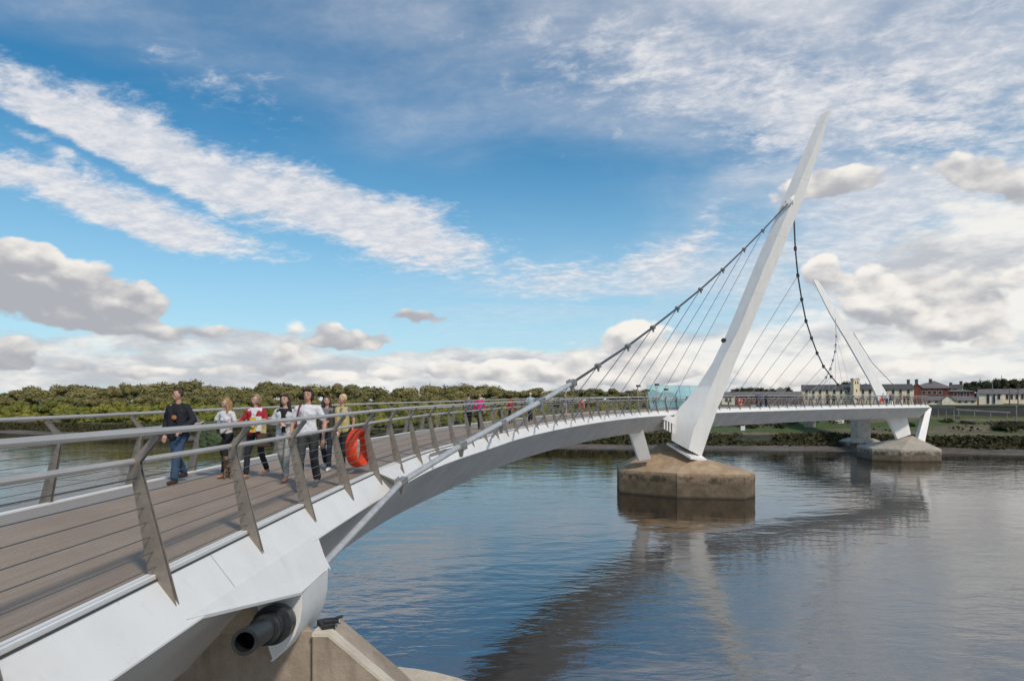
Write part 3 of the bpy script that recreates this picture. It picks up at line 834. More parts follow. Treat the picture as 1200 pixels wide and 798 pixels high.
build(mb, 'bearing_block', M['dark_steel'], ab, bevel=.008)
mb = lathe([(4.35, -2), (4.35, 1.75), (4.3, 1.85)], (-3.9, 13.8), 40, 1.0, 1.0)
sl_ = build(mb, 'footing', M['concrete_top'], ab)

# ---- glass wind screen and floodlights by the near pylon ----------------
ws = empty('wind_screen', parent=bridge); ws['label'] = 'pale green glass wind screen behind the near pylon'
s0 = s_of_px(752)
for i in range(5):
    a, b = s0+9.3+i*2.05, s0+9.3+(i+1)*2.05-.06
    A = sec(a, -.1, .08, -1); B_ = sec(b, -.1, .08, -1); lean = Vector((-.35, .25, 0))
    hgt_ = 2.5
    mb = MB(); dy = at_s(a)[2]*.025
    mb.hexa([A, B_, B_+dy, A+dy], [A+lean+Vector((0, 0, hgt_)), B_+lean+Vector((0, 0, hgt_)), B_+lean+dy+Vector((0, 0, hgt_)), A+lean+dy+Vector((0, 0, hgt_))])
    build(mb, 'pane', M['glass'], ws)
    if i > 0: build(MB().tube([A+Vector((0, 0, -.05)), A+lean+Vector((0, 0, hgt_+.03))], .03, 6), 'mullion', M['steel'], ws)
# bench-height glass panels nearer the pylon
for i, (px, h) in enumerate([(770, 1.75), (779, 2.35), (786, 1.9), (795, 2.5), (800, 2.0)]):
    s_ = s_of_px(762)+2.6+i*1.5
    p = sec(s_, -3.2+.15*i, 0); fl = empty('floodlight', parent=bridge)
    build(MB().tube([p, p+Vector((-.18, 0, h))], .035, 6), 'mast', M['steel'], fl)
    mb = MB(); mb.box(p+Vector((-.1, -.1, h+.08)), (.42, .3, .2), .4*(i-2)); build(mb, 'lamp_head', M['lamp_dark'], fl, bevel=.03)

# ------------------------------------------------------------------ lifebuoys
def lifebuoy(R0, ra, rw, label, s_, o_, h_, tilt=0, bands=4):
    e = empty('lifebuoy'); n, k = 40, 12; mb = MB()
    for i in range(n):
        t = 2*math.pi*i/n
        for j in range(k):
            u = 2*math.pi*j/k; rr = R0+ra*math.cos(u)
            mb.v.append((rw*math.sin(u), rr*math.cos(t), rr*math.sin(t)))
    for i in range(n):
        for j in range(k): mb.f.append((i*k+j, i*k+(j+1) % k, ((i+1) % n)*k+(j+1) % k, ((i+1) % n)*k+j))
    build(mb, 'ring', M['orange'], e, smooth=True)
    for q in range(bands):
        t = math.pi/4+q*math.pi/2; mb = MB()
        for i in range(5):
            tt = t+(i-2)*.05
            for j in range(k):
                u = 2*math.pi*j/k; rr = R0+(ra+.006)*math.cos(u)
                mb.v.append(((rw+.006)*math.sin(u), rr*math.cos(tt), rr*math.sin(tt)))
        for i in range(4):
            for j in range(k): mb.f.append((i*k+j, i*k+(j+1) % k, (i+1)*k+(j+1) % k, (i+1)*k+j))
        build(mb, 'white_band', M['bandwhite'], e, smooth=True)
    mb = MB()
    pts = [(0, (R0+ra+.03)*math.cos(2*math.pi*i/24), (R0+ra+.03)*math.sin(2*math.pi*i/24)) for i in range(25)]
    if bands: build(MB().tube(pts, .012, 5, caps=False), 'grab_rope', M['rope'], e)
    p, t, out = at_s(s_); m = Matrix.Identity(4); m.col[0].xyz = out; m.col[1].xyz = t; m.col[2].xyz = (0, 0, 1); m.col[3].xyz = p+out*o_+Vector((0, 0, h_))
    e.matrix_world = m @ Matrix.Rotation(tilt, 4, 'Z')
    setp(e, label, 'lifebuoy', 'lifebuoys hung on the railings'); return e
def s_at_Y(Y):
    return min(range(len(dense)), key=lambda i: abs(dense[i].y-Y))
lifebuoy(.37, .045, .13, 'large orange lifebuoy hung inside the near railing beside the woman in yellow', cum[s_at_Y(14.6)], -.22, .55, R(-8), 0)
lifebuoy(.30, .12, .10, 'small distant orange lifebuoy on the railing left of the glass screen', s_of_px(689), -.3, .8, R(45))
lifebuoy(.30, .12, .09, 'orange lifebuoy on the railing just right of the tall pylon', s_of_px(871, S_POST1+62, S_POST1+90), -.2, .6, R(0))
lifebuoy(.42, .09, .09, 'red and white lifebuoy on the railing in front of the far pylon', s_of_px(1036, S_POST1+80, S_POST1+130), -.15, .65, R(0))

# ------------------------------------------------------------------ people
def fab(name, c, r=.85): return mat(name, c, r, var=.15, vscale=14, bump=.25, bscale=120)
SKIN = mat('skin', (.52, .285, .20), .55, var=.08, vscale=20); SKIN2 = mat('pale_skin', (.58, .35, .26), .55, var=.08, vscale=20)
EYE = mat('eye_dark', (.02, .015, .012), .3); LIP = mat('lips', (.35, .10, .085), .5)
def sph(mb, c, r, n=10):
    rx, ry, rz = r if isinstance(r, (tuple, list)) else (r, r, r)
    m_ = n//2+1; o = len(mb.v); mb.v.append((c[0], c[1], c[2]+rz))
    for i in range(1, m_):
        a = math.pi*i/m_
        for k in range(n):
            t = 2*math.pi*k/n; mb.v.append((c[0]+rx*math.sin(a)*math.cos(t), c[1]+ry*math.sin(a)*math.sin(t), c[2]+rz*math.cos(a)))
    mb.v.append((c[0], c[1], c[2]-rz)); e = len(mb.v)-1
    for k in range(n): mb.f.append((o, o+1+k, o+1+(k+1) % n)); mb.f.append((e, o+1+(m_-2)*n+(k+1) % n, o+1+(m_-2)*n+k))
    for i in range(m_-2):
        for k in range(n): a = o+1+i*n; mb.f.append((a+k, a+n+k, a+n+(k+1) % n, a+(k+1) % n))
def cap_(mb, a, b, ra, rb, n=10, flat=1., ax=None):
    """tapered capsule; flat < 1 squashes it along y"""
    a = Vector(a); b = Vector(b); d = (b-a); L = d.length or 1e-5; d = d/L
    up = Vector((0, 1, 0)); u = d.cross(up)
    if u.length < .1: u = d.cross(Vector((1, 0, 0)))
    u.normalize(); v = u.cross(d); o = len(mb.v); rings = []
    for t, s in ((-.95, .31), (-.7, .71), (-.3, .95), (0, 1)): rings.append((a+d*ra*t, ra*s))
    for t, s in ((0, 1), (.3, .95), (.7, .71), (.95, .31)): rings.append((b+d*rb*t, rb*s))
    for c, r in rings:
        for k in range(n):
            th = 2*math.pi*k/n; q = u*math.cos(th)*r+v*math.sin(th)*r*flat; mb.v.append(tuple(c+q))
    for i in range(len(rings)-1):
        for k in range(n): mb.f.append((o+i*n+k, o+i*n+(k+1) % n, o+(i+1)*n+(k+1) % n, o+(i+1)*n+k))
    mb.f.append(tuple(reversed(range(o, o+n)))); e = o+(len(rings)-1)*n; mb.f.append(tuple(range(e, e+n)))
DG = None
FOLD = bpy.data.textures.new('folds', 'CLOUDS'); FOLD.noise_scale = .075; FOLD.noise_depth = 2
def fuse(mb, name, m, parent, vox=.012, smooth=3, fold=0.):
    me = mb.mesh(name); o = bpy.data.objects.new('tmp', me); COL.objects.link(o)
    rm = o.modifiers.new('r', 'REMESH'); rm.mode = 'VOXEL'; rm.voxel_size = vox; rm.use_smooth_shade = True
    if smooth:
        sm = o.modifiers.new('s', 'SMOOTH'); sm.iterations = smooth; sm.factor = .5
    if fold:
        dm = o.modifiers.new('d', 'DISPLACE'); dm.texture = FOLD; dm.strength = fold; dm.mid_level = .5
    dg = bpy.context.evaluated_depsgraph_get(); dg.update()
    m2 = bpy.data.meshes.new_from_object(o.evaluated_get(dg)); m2.name = name
    bpy.data.objects.remove(o); bpy.data.meshes.remove(me)
    m2.materials.clear(); m2.materials.append(m)
    return link(name, m2, m, parent, smooth=True)
def person(label, loc, face, ht=1.75, fem=False, stride=.22, phase=1, top=None, sleeve='short', jacket=None, legs=None, shoe=None,
           hair=None, hairc=(.03, .02, .015), armL=None, armR=None, skin=None, vox=.012, headturn=0, group=None, vest=False, neckline=1.44, legcut=.1, sandals=False):
    e = empty('person', loc, R(face)); e.scale = (ht/1.75,)*3
    setp(e, label, 'person', group)
    sk = skin or SKIN; fine_ = vox < .02
    w = .88 if fem else 1.
    sh = .175*w; hp = .092
    LF = -stride*phase; RF = stride*phase       # y of feet (front = -y)
    def leg(sx, fy):
        hipj = Vector((hp*sx, .0, .92)); kn = Vector((hp*sx*1.05, fy*.45-.06-max(0, fy)*.1, .50+max(0, fy)*.04)); an = Vector((hp*sx*1.05, fy+.03, .085+max(0, fy)*.22)); return hipj, kn, an
    legsJ = [leg(1, LF), leg(-1, RF)]
    eL, hL = armL or ((.26, .04, 1.15), (.27, -.10, .92)); eR, hR = armR or ((-.26, .05, 1.15), (-.27, .02, .90))
    arms = [(Vector((sh, .01, 1.40)), Vector(eL), Vector(hL)), (Vector((-sh, .01, 1.40)), Vector(eR), Vector(hR))]
    rot = Matrix.Rotation(R(headturn), 3, 'Z')
    def hd(x, y, z): q = rot @ Vector((x, y, 0)); return (q.x, q.y-.01, z)
    # body: one continuous surface
    b = MB()
    cap_(b, (0, .0, .95), (0, .01, 1.12), .100*w, .105*w, 12, .78); cap_(b, (0, .01, 1.12), (0, .0, 1.34), .118*w, .14*w, 12, .75)
    cap_(b, (-sh*.75, .0, 1.40), (sh*.75, .0, 1.40), .065, .065, 10); cap_(b, (0, .015, 1.40), (0, .0, 1.55), .056*w, .05*w, 10)
    sph(b, hd(0, 0, 1.645), (.073, .092, .105), 14); sph(b, hd(0, -.035, 1.585), (.052, .055, .052), 12)
    cap_(b, hd(0, -.083, 1.655), hd(0, -.098, 1.624), .008, .0115, 8)
    for sx in (-1, 1): sph(b, hd(.074*sx, .01, 1.635), (.012, .022, .032), 8); sph(b, hd(.03*sx, -.076, 1.667), (.022, .016, .010), 8)
    for (hj, kn, an) in legsJ:
        cap_(b, hj, kn, .074, .046, 10); cap_(b, kn, kn.lerp(an, .35), .046, .044, 10); cap_(b, kn.lerp(an, .35), an, .044, .033, 10)
        cap_(b, an+Vector((0, .02, -.04)), an+Vector((0, -.15, -.05)), .035, .028, 8)
    for i, (sj, el_, ha) in enumerate(arms):
        sx = 1 if i == 0 else -1
        cap_(b, sj, el_, .05*w, .038*w, 10); cap_(b, el_, ha, .038*w, .024*w, 10)
        d = (ha-el_).normalized(); side = d.cross(Vector((0, 0, 1)))
        if side.length < .2: side = Vector((0, -1, 0))
        side.normalize(); nrm = side.cross(d)
        side = (side if fine_ else side)
        pc_ = ha+d*.045
        cap_(b, ha, ha+d*.075, .024, .034, 8)
        if fine_:
            for j, (o_, L_) in enumerate([(-.030, .062), (-.010, .074), (.011, .070), (.031, .054)]):
                p0 = ha+d*.09+side*o_; p1 = p0+d*L_*.55-nrm*.008; p2_ = p1+d*L_*.42-nrm*.026
                cap_(b, p0, p1, .0105, .0098, 6); cap_(b, p1, p2_, .0098, .0088, 6)
            t0 = ha+d*.035-side*.026; cap_(b, t0, t0+d*.035-side*.028-nrm*.01, .013, .011, 6); t1_ = t0+d*.035-side*.028-nrm*.01; cap_(b, t1_, t1_+d*.028-side*.004-nrm*.012, .011, .009, 6)
    fuse(b, 'body', sk, e, vox*.75 if fine_ else vox, 1)
    # face details
    if fine_:
        for sx in (-1, 1):
            m_ = MB(); sph(m_, hd(.030*sx, -.084, 1.650), (.012, .007, .0065), 8); build(m_, 'eye', EYE, e, smooth=True)
            m_ = MB(); cap_(m_, hd(.016*sx, -.0905, 1.673), hd(.046*sx, -.080, 1.674), .0045, .0035, 6); build(m_, 'eyebrow', mat('brow', tuple(c*.8 for c in hairc), .9), e, smooth=True)
        m_ = MB(); cap_(m_, hd(-.020, -.086, 1.582), hd(.020, -.086, 1.582), .0065, .0065, 6); build(m_, 'mouth', LIP, e, smooth=True)
    # trousers
    t = MB(); cap_(t, (-.025, .0, .955), (.025, .0, .955), .112*w+.003, .112*w+.003, 12, .9); 
    for (hj, kn, an) in legsJ:
        cut = kn.lerp(an, 1-legcut)
        cap_(t, hj, kn, .096*(.95 if fem else 1), .074*(.88 if fem else 1), 12); cap_(t, kn, cut, .074*(.88 if fem else 1), .056 if fem else .073, 12)
    fuse(t, 'trousers', legs, e, vox, 2, 0.018)
    # shoes
    for (hj, kn, an) in legsJ:
        s = MB(); lift = (an.z-.085)*.4
        cap_(s, an+Vector((0, .035, -.04)), an+Vector((0, -.06, -.045)), .046, .045, 10); cap_(s, an+Vector((0, -.06, -.045)), an+Vector((0, -.165, -.052+lift*.2)), .045, .036, 10)
        fuse(s, 'shoe', shoe, e, vox*.8, 1)
    # top
    g = MB(); ex = .018
    [cap_(g, (.04*q, .0, 1.0), (.02*q, .01, 1.14), .128*w, .120*w, 14, .86) for q in (-1, 1)]; cap_(g, (0, .01, 1.12), (0, .0, 1.33), .128*w, .157*w, 14, .78)
    if fem: 
        cap_(g, (-.045, -.05, 1.27), (.045, -.05, 1.27), .062 if jacket else .072, .062 if jacket else .072, 10, .9)
    cap_(g, (-sh*.72, .0, 1.395), (sh*.72, .0, 1.395), .074, .074, 12, .95)
    for (sj, el_, ha) in arms:
        if sleeve == 'short': cap_(g, sj, sj.lerp(el_, .62), .066*w, .064*w, 10)
        elif sleeve == 'long': cap_(g, sj, el_, .064*w, .05*w, 10); cap_(g, el_, el_.lerp(ha, .93), .05*w, .038*w, 10)
    fuse(g, 'shirt', top, e, vox, 2, 0.026)
    if jacket:
        j = MB(); op = .0
        for sx in (-1, 1):       # two fronts leave an opening, joined at the back
            cap_(j, (.088*sx, .005, .90 if fem else .86), (.085*sx, .005, 1.33), .104*w, .106*w, 12, 1.25)
        cap_(j, (0, .07, .92), (0, .06, 1.36), .10, .10, 12, .7)
        cap_(j, (-sh*.8, .02, 1.40), (-.05, .03, 1.43), .068, .062, 10); cap_(j, (sh*.8, .02, 1.40), (.05, .03, 1.43), .068, .062, 10)
        cap_(j, (-.055, .03, 1.47), (.055, .03, 1.47), .036, .036, 8)
        for (sj, el_, ha) in arms: cap_(j, sj, el_, .070*w, .060*w, 10); cap_(j, el_, el_.lerp(ha, .95), .060*w, .048*w, 10)
        fuse(j, 'jacket', jacket, e, vox, 2, 0.036)
    # hair
    hm = fab('hair', hairc, .75) if True else None
    h = MB(); 
    def HS(c, r): 
        q = hd(*c[:3]); sph(h, q, r, 12)
    HS((0, .022, 1.672), (.083, .090, .092))
    if hair == 'long':
        for sx in (-1, 1):
            cap_(h, hd(.070*sx, .025, 1.66), hd(.085*sx, .03, 1.50), .033, .038, 8); cap_(h, hd(.085*sx, .03, 1.50), hd(.08*sx, .02, 1.38), .038, .022, 8)
        cap_(h, hd(0, .07, 1.62), hd(0, .085, 1.42), .075, .06, 10); cap_(h, hd(-.05, -.055, 1.715), hd(.05, -.055, 1.715), .024, .024, 8)
    elif hair == 'bob':
        for sx in (-1, 1): cap_(h, hd(.070*sx, .02, 1.67), hd(.078*sx, .0, 1.58), .035, .034, 8)
        cap_(h, hd(0, .06, 1.64), hd(0, .06, 1.57), .075, .07, 10); cap_(h, hd(-.05, -.05, 1.725), hd(.05, -.06, 1.72), .028, .024, 8)
    elif hair == 'short':
        cap_(h, hd(-.035, -.045, 1.738), hd(.035, -.045, 1.738), .02, .02, 8)
    elif hair == 'fluffy':
        for k in range(14):
            a = 2*math.pi*k/14; HS((.062*math.cos(a), .03+.055*math.sin(a), 1.69+.03*math.sin(k*2.1)), (.038, .038, .04))
        HS((0, .03, 1.735), (.07, .07, .045))
    fuse(h, 'hair', hm, e, vox*.8, 2, 0.024)
    return e
random.seed(5)
DECKZ = lambda Y: sec(cum[s_at_Y(Y)], 0, 0).z
def onto(px, Y): return Vector(((px-600)/FPX*Y, Y, DECKZ(Y)+.005))
denim = fab('blue_denim', (.035, .070, .125)); navy = fab('dark_navy', (.012, .016, .028)); black = fab('black_cloth', (.010, .010, .012))
whitec = fab('white_cotton', (.66, .66, .68)); redc = fab('red_knit', (.36, .018, .030)); yel = fab('pale_yellow', (.50, .41, .17)); ljean = fab('pale_grey_jeans', (.30, .30, .28))
charc = fab('charcoal_cloth', (.035, .036, .036)); brownsh = fab('brown_leather', (.06, .028, .018)); tan = fab('tan_leather', (.38, .20, .12)); maroonc = fab('maroon', (.16, .02, .03))
greyc = fab('grey_cloth', (.16, .165, .18)); greenc = fab('green_cloth', (.060, .095, .042)); pinkc = fab('magenta_cloth', (.62, .02, .22)); teal = fab('pale_blue_cloth', (.32, .45, .50))
Y = 13.1
p_man = person('man in open black jacket, dark t-shirt and blue jeans walking leftmost of the group', onto(209, 13.2), -8, 1.80, False, .30, 1, top=black, sleeve='long', jacket=fab('black_jacket', (.012, .014, .020)), legs=denim, shoe=brownsh,
       hair='short', hairc=(.05, .035, .025), armR=((-.30, .08, 1.16), (-.27, -.02, .90)), armL=((.30, .02, 1.17), (.22, -.22, 1.00)), headturn=-42)
emb = MB(); sph(emb, (0, -.132, 1.22), (.055, .012, .045), 12); 
build(emb, 'shirt_print', mat('orange_print', (.42, .16, .06), .8), p_man, smooth=True)
p_w1 = person('woman with long blonde hair and white top, green coat over her arm', onto(265, 14.1), -15, 1.62, True, .24, 1, top=whitec, sleeve='short', legs=black, shoe=tan,
       hair='long', hairc=(.34, .21, .10), armR=((-.27, -.05, 1.20), (-.30, -.28, 1.22)), armL=((.24, .02, 1.16), (.12, -.22, 1.14)), headturn=-45, skin=SKIN2)
p_w2 = person('woman in red cardigan and dark trousers holding leaflets', onto(300, 14.0), -6, 1.70, True, .27, -1, top=whitec, sleeve='long', jacket=redc, legs=navy, shoe=tan,
       hair='bob', hairc=(.28, .19, .11), armR=((-.30, -.05, 1.17), (-.38, -.26, 1.08)), armL=((.25, -.02, 1.16), (.16, -.24, 1.12)), headturn=-35, skin=SKIN2)
p_w3 = person('dark haired young woman in white cardigan and pale jeans with folded arms', onto(334, 13.5), 0, 1.70, True, .28, 1, top=black, sleeve='none', jacket=fab('pale_cardigan', (.55, .56, .55)), legs=ljean, shoe=tan,
       hair='long', hairc=(.045, .018, .014), armR=((-.27, .0, 1.17), (-.02, -.22, 1.15)), armL=((.27, .0, 1.17), (.05, -.20, 1.18)), skin=SKIN2, headturn=-8)
p_m2 = person('young man with dark hair in white t-shirt and grey trousers, red bag strap', onto(361, 12.35), 4, 1.80, False, .27, -1, top=whitec, sleeve='short', legs=charc, shoe=greyc,
       hair='bob', hairc=(.020, .012, .010), armR=((-.27, .03, 1.16), (-.29, -.04, .90)), armL=((.29, .02, 1.15), (.27, -.06, .89)), headturn=-8)
st = MB(); st.tube([(-.12, -.11, 1.44), (-.15, -.145, 1.30), (-.18, -.13, 1.10), (-.19, -.08, 1.0)], .014, 6); st.tube([(-.12, -.11, 1.44), (-.12, .02, 1.485), (-.13, .12, 1.35)], .014, 6)
build(st, 'bag_strap', maroonc, p_m2)
p_w4 = person('dark haired woman in dark clothes half hidden behind the man in white', onto(383, 15.3), 2, 1.66, True, .26, 1, top=greyc, sleeve='long', jacket=fab('dark_jacket', (.05, .045, .04)), legs=navy, shoe=whitec,
       hair='long', hairc=(.06, .03, .018), skin=SKIN2, headturn=15)
p_w5 = person('woman with short fair hair in a pale yellow waistcoat and black trousers', onto(401, 15.3), -8, 1.68, True, .24, 1, top=greyc, sleeve='short', legs=black, shoe=black, jacket=None,
       hair='fluffy', hairc=(.60, .46, .24), armR=((-.26, -.02, 1.18), (-.30, -.22, 1.10)), armL=((.27, .04, 1.16), (.25, .0, .93)), headturn=-48)
vs = MB()
for sx in (-1, 1): cap_(vs, (.07*sx, -.005, .93), (.07*sx, 0, 1.34), .108, .108, 12, 1.15)
cap_(vs, (-.1, .0, 1.40), (.1, .0, 1.40), .078, .078, 10)
fuse(vs, 'waistcoat', yel, p_w5, .013, 2)
# things they carry
def drape(label, base, name, m, pts, parent_loc, cat):
    pass
wl = p_w1.location
mb = MB(); cap_(mb, (-.05, 0, .30), (.12, .02, .02), .10, .16, 12, .45); cap_(mb, (-.05, 0, .32), (.13, .0, .33), .075, .07, 10, .6); cap_(mb, (-.08, 0, .18), (-.10, .0, -.08), .07, .09, 10, .45)
co = fuse(mb, 'coat', greenc, None, .014, 3, .06); co.location = wl+Vector((-.27, -.24, .76)); setp(co, 'folded green coat carried over the blonde woman\'s arm', 'coat')
bag = empty('handbag', p_w2.location+Vector((.27, -.24, .62)), .2)
mb = MB(); mb.box((0, 0, .14), (.30, .12, .26)); build(mb, 'bag_body', fab('brown_bag', (.07, .045, .03)), bag, bevel=.03)
build(MB().tube([(-.1, 0, .26), (-.08, 0, .42), (0, 0, .5), (.08, 0, .42), (.1, 0, .26)], .010, 6), 'handle', brownsh, bag); setp(bag, 'small brown handbag carried by the woman in red', 'handbag')
lf = empty('leaflet', p_w2.location+Vector((.12, -.33, .93)), .15)
for i, (c, x, zr) in enumerate([((.62, .42, .04), -.06, .0), ((.68, .67, .62), .05, .02), ((.45, .36, .18), .14, -.02)]):
    mb = MB(); mb.box((x, i*.012, .15+zr), (.11, .006, .30)); build(mb, 'page', mat('paper', c, .6, var=.2, vscale=9), lf)
setp(lf, 'yellow and white leaflets held in front by the woman in red', 'leaflet')
# dog
def dog(loc, rz):
    e = empty('dog', loc, rz); setp(e, 'small shaggy brown dog walking beside the blonde woman', 'dog'); fur = fab('brown_fur', (.20, .12, .065)); fur2 = fab('dark_fur', (.07, .04, .025))
    b = MB(); cap_(b, (0, -.14, .27), (0, .02, .27), .085, .075, 12); cap_(b, (0, .02, .27), (0, .15, .28), .070, .072, 12)
    cap_(b, (0, -.17, .30), (0, -.25, .38), .055, .045, 10); sph(b, (0, -.28, .41), (.050, .058, .050), 12); cap_(b, (0, -.31, .40), (0, -.365, .385), .028, .02, 8)
    for sx in (-1, 1):
        cap_(b, (.04*sx, -.30+.02, .44), (.055*sx, -.275, .39), .018, .012, 6)
        k = .05*sx
        cap_(b, (.045*sx, -.15, .23), (.045*sx, -.15+k, .11), .033, .020, 8); cap_(b, (.045*sx, -.15+k, .11), (.045*sx, -.16+k, .02), .019, .017, 8); sph(b, (.045*sx, -.175+k, .018), (.02, .028, .016), 8)
        cap_(b, (.045*sx, .15, .24), (.048*sx, .12-k, .16), .046, .028, 8); cap_(b, (.048*sx, .12-k, .16), (.048*sx, .19-k, .09), .025, .017, 8); cap_(b, (.048*sx, .19-k, .09), (.048*sx, .175-k, .02), .017, .016, 8); sph(b, (.048*sx, .16-k, .018), (.02, .028, .016), 8)
    cap_(b, (0, .20, .32), (0, .26, .42), .022, .013, 8)
    fuse(b, 'body', fur, e, .009, 1)
    for sx in (-1, 1):
        m_ = MB(); sph(m_, (.024*sx, -.326, .425), .008, 8); build(m_, 'eye', EYE, e, smooth=True)
    m_ = MB(); sph(m_, (0, -.383, .39), .011, 8); build(m_, 'nose', EYE, e, smooth=True)
    m_ = MB(); cap_(m_, (0, -.1, .315), (0, .1, .32), .055, .05, 10); fuse(m_, 'dark_back', fur2, e, .01, 1)
dog(onto(271, 14.0)+Vector((0, -.1, 0)), R(12))
# distant walkers
V2 = .026
def far(px, Ys, label, face, **k):
    s_ = s_of_px(px, k.pop('lo', S_POST1), k.pop('hi', S_POST1+72)); o_ = k.pop('o', -1.6)
    p = sec(s_, o_, .005)
    person(label, p, face, vox=V2, group='distant walkers on the bridge', **k)
far(604, 58, 'distant walker in magenta top and dark trousers, leftmost of the far strollers', 170, top=pinkc, sleeve='long', legs=charc, shoe=black, hair='short', hairc=(.3, .2, .1), ht=1.72, fem=True)
far(608, 58, 'distant walker in dark coat beside the one in magenta', 170, top=greyc, sleeve='long', legs=black, shoe=black, hair='short', ht=1.75, o=-2.4)
far(634, 58, 'distant child in red and black on the bridge deck', 175, top=redc, sleeve='long', legs=black, shoe=black, hair='short', hairc=(.4, .1, .05), ht=1.45, fem=True)
far(654, 58, 'distant walker in white and pale blue top, black trousers', 175, top=teal, sleeve='long', legs=black, shoe=black, hair='short', hairc=(.6, .55, .45), ht=1.78)
far(660, 58, 'distant stooping walker in white shirt beside the pale blue one', 165, top=whitec, sleeve='long', legs=navy, shoe=black, hair='short', ht=1.68, o=-2.0)
far(690, 58, 'distant walker in grey top right of the small lifebuoy', 175, top=greyc, sleeve='long', legs=fab('beige', (.35, .3, .25)), shoe=black, hair='long', hairc=(.3, .22, .15), ht=1.68, fem=True)
lo_, hi_ = S_POST1+62, S_POST1+140
far(904, 0, 'far walker in navy jacket, left of three past the tall pylon', -30, lo=lo_, hi=hi_, top=navy, sleeve='long', legs=maroonc, shoe=black, hair='short', ht=1.78)
far(908, 0, 'far walker in blue jeans and blue top, middle of three past the tall pylon', -30, lo=lo_, hi=hi_, top=fab('mid_blue', (.06, .12, .22)), sleeve='long', legs=denim, shoe=black, hair='short', ht=1.8)
far(914, 0, 'far walker all in black, right of three past the tall pylon', -30, lo=lo_, hi=hi_, top=black, sleeve='long', legs=black, shoe=black, hair='short', ht=1.75)
far(986, 0, 'far walker in black, left of the pair in front of the cream barracks', -30, lo=lo_, hi=hi_, top=black, sleeve='long', legs=black, shoe=black, hair='short', ht=1.78)
far(992, 0, 'far walker in dark green, right of the pair in front of the cream barracks', -30, lo=lo_, hi=hi_, top=fab('dark_green', (.03, .06, .045)), sleeve='long', legs=charc, shoe=black, hair='short', ht=1.7)
for i, (px, c, nm) in enumerate([(1046, teal, 'pale blue'), (1054, whitec, 'white'), (1061, charc, 'charcoal'), (1070, maroonc, 'maroon'), (1079, greenc, 'green')]):
    far(px, 0, 'tiny walker in %s top on the right end of the bridge bend' % nm, -20, lo=lo_, hi=hi_, top=c, sleeve='long', legs=[black, denim, black, charc, navy][i], shoe=black, hair='short', ht=1.7+.03*(i % 3), o=-1.2-.4*(i % 3))

# ------------------------------------------------------------------ trees
def crown_mesh(seed, nl=15, per=190, flat=.62, leaf=.050):
    rd = random.Random(seed); mb = MB(); lumps = []
    for i in range(nl):
        a = rd.random()*2*math.pi; r = (rd.random()**.6)*.72; zc = rd.uniform(-.15, .95)*(1-r*r*.8)*flat
        lumps.append((r*math.cos(a), r*math.sin(a), zc, rd.uniform(.22, .40)))
    lumps.append((0, 0, flat*.55, .45))
    for (x, y, z, r) in lumps:
        for k in range(per):
            v = Vector((rd.gauss(0, 1), rd.gauss(0, 1), rd.gauss(0, 1))).normalized()
            if v.z < -.55: v.z *= -.5
            rr = r*rd.uniform(.72, 1.08); c = Vector((x, y, z))+Vector((v.x*rr, v.y*rr, v.z*rr*.78))
            n = (v*1.2+Vector((rd.uniform(-.5, .5), rd.uniform(-.5, .5), rd.uniform(-.2, .7)))).normalized()
            u = n.orthogonal().normalized(); w = n.cross(u); s = leaf*rd.uniform(.6, 1.35); th = rd.random()*6.28
            u, w = u*math.cos(th)+w*math.sin(th), w*math.cos(th)-u*math.sin(th)
            mb.add([c-u*s, c-w*s*.7, c+u*s*1.1, c+w*s*.6], [(0, 1, 2, 3)])
    for (x, y, z, r) in lumps: sph(mb, (x, y, z), (r*.74, r*.74, r*.56), 8)
    me = bpy.data.meshes.new('crown'); me.from_pydata(mb.v, [], mb.f); me.update(); return me
def trunk_mesh(seed):
    rd = random.Random(seed); mb = MB()
    mb.tube([(0, 0, -.9), (.02, .01, -.45), (0, 0, .05), (.03, 0, .4)], [.055, .042, .034, .015], 8)
    for i in range(5):
        a = rd.random()*6.28; mb.tube([(0, 0, -.25+.07*i), (.22*math.cos(a), .22*math.sin(a), .05+.05*i), (.48*math.cos(a), .48*math.sin(a), .25)], [.026, .018, .007], 6)
    return mb.mesh('trunk')
CR = [crown_mesh(s, 15, 190, f) for s, f in ((1, .66), (2, .58), (3, .7), (4, .5), (5, .62))]
TR = [trunk_mesh(s) for s in (1, 2)]
for t in TR: t.materials.append(M['bark'])
CRM = {}
def crown_of(i, mname):
    if (i, mname) not in CRM:
        c = CR[i].copy(); c.materials.clear(); c.materials.append(M[mname]); CRM[(i, mname)] = c
    return CRM[(i, mname)]
def tree(name, X, Y, topz, rad, mname, label, group, rd, bush=False, squash=1.):
    gz = ground_z(X, Y)-.2
    e = empty(name, (X, Y, gz), rd.random()*6.28)
    hc = topz-gz
    i = rd.randrange(5); c = link('crown', crown_of(i, mname), None, e)
    if bush: zs = hc/1.0; c.scale = (rad, rad*.8, zs); c.location = (0, 0, .18*hc)
    else:
        zs = min(hc*.62, rad*1.1)/.9*squash; c.scale = (rad, rad*.85, zs); c.location = (0, 0, hc-zs*.93)
        t = link('trunk', TR[i % 2], None, e); t.scale = (rad, rad, (hc-zs*.5)/.9*.9); t.location = (0, 0, (hc-zs*.5)*.88)
    setp(e, label, 'bush' if bush else 'tree', group)
rd = random.Random(11)
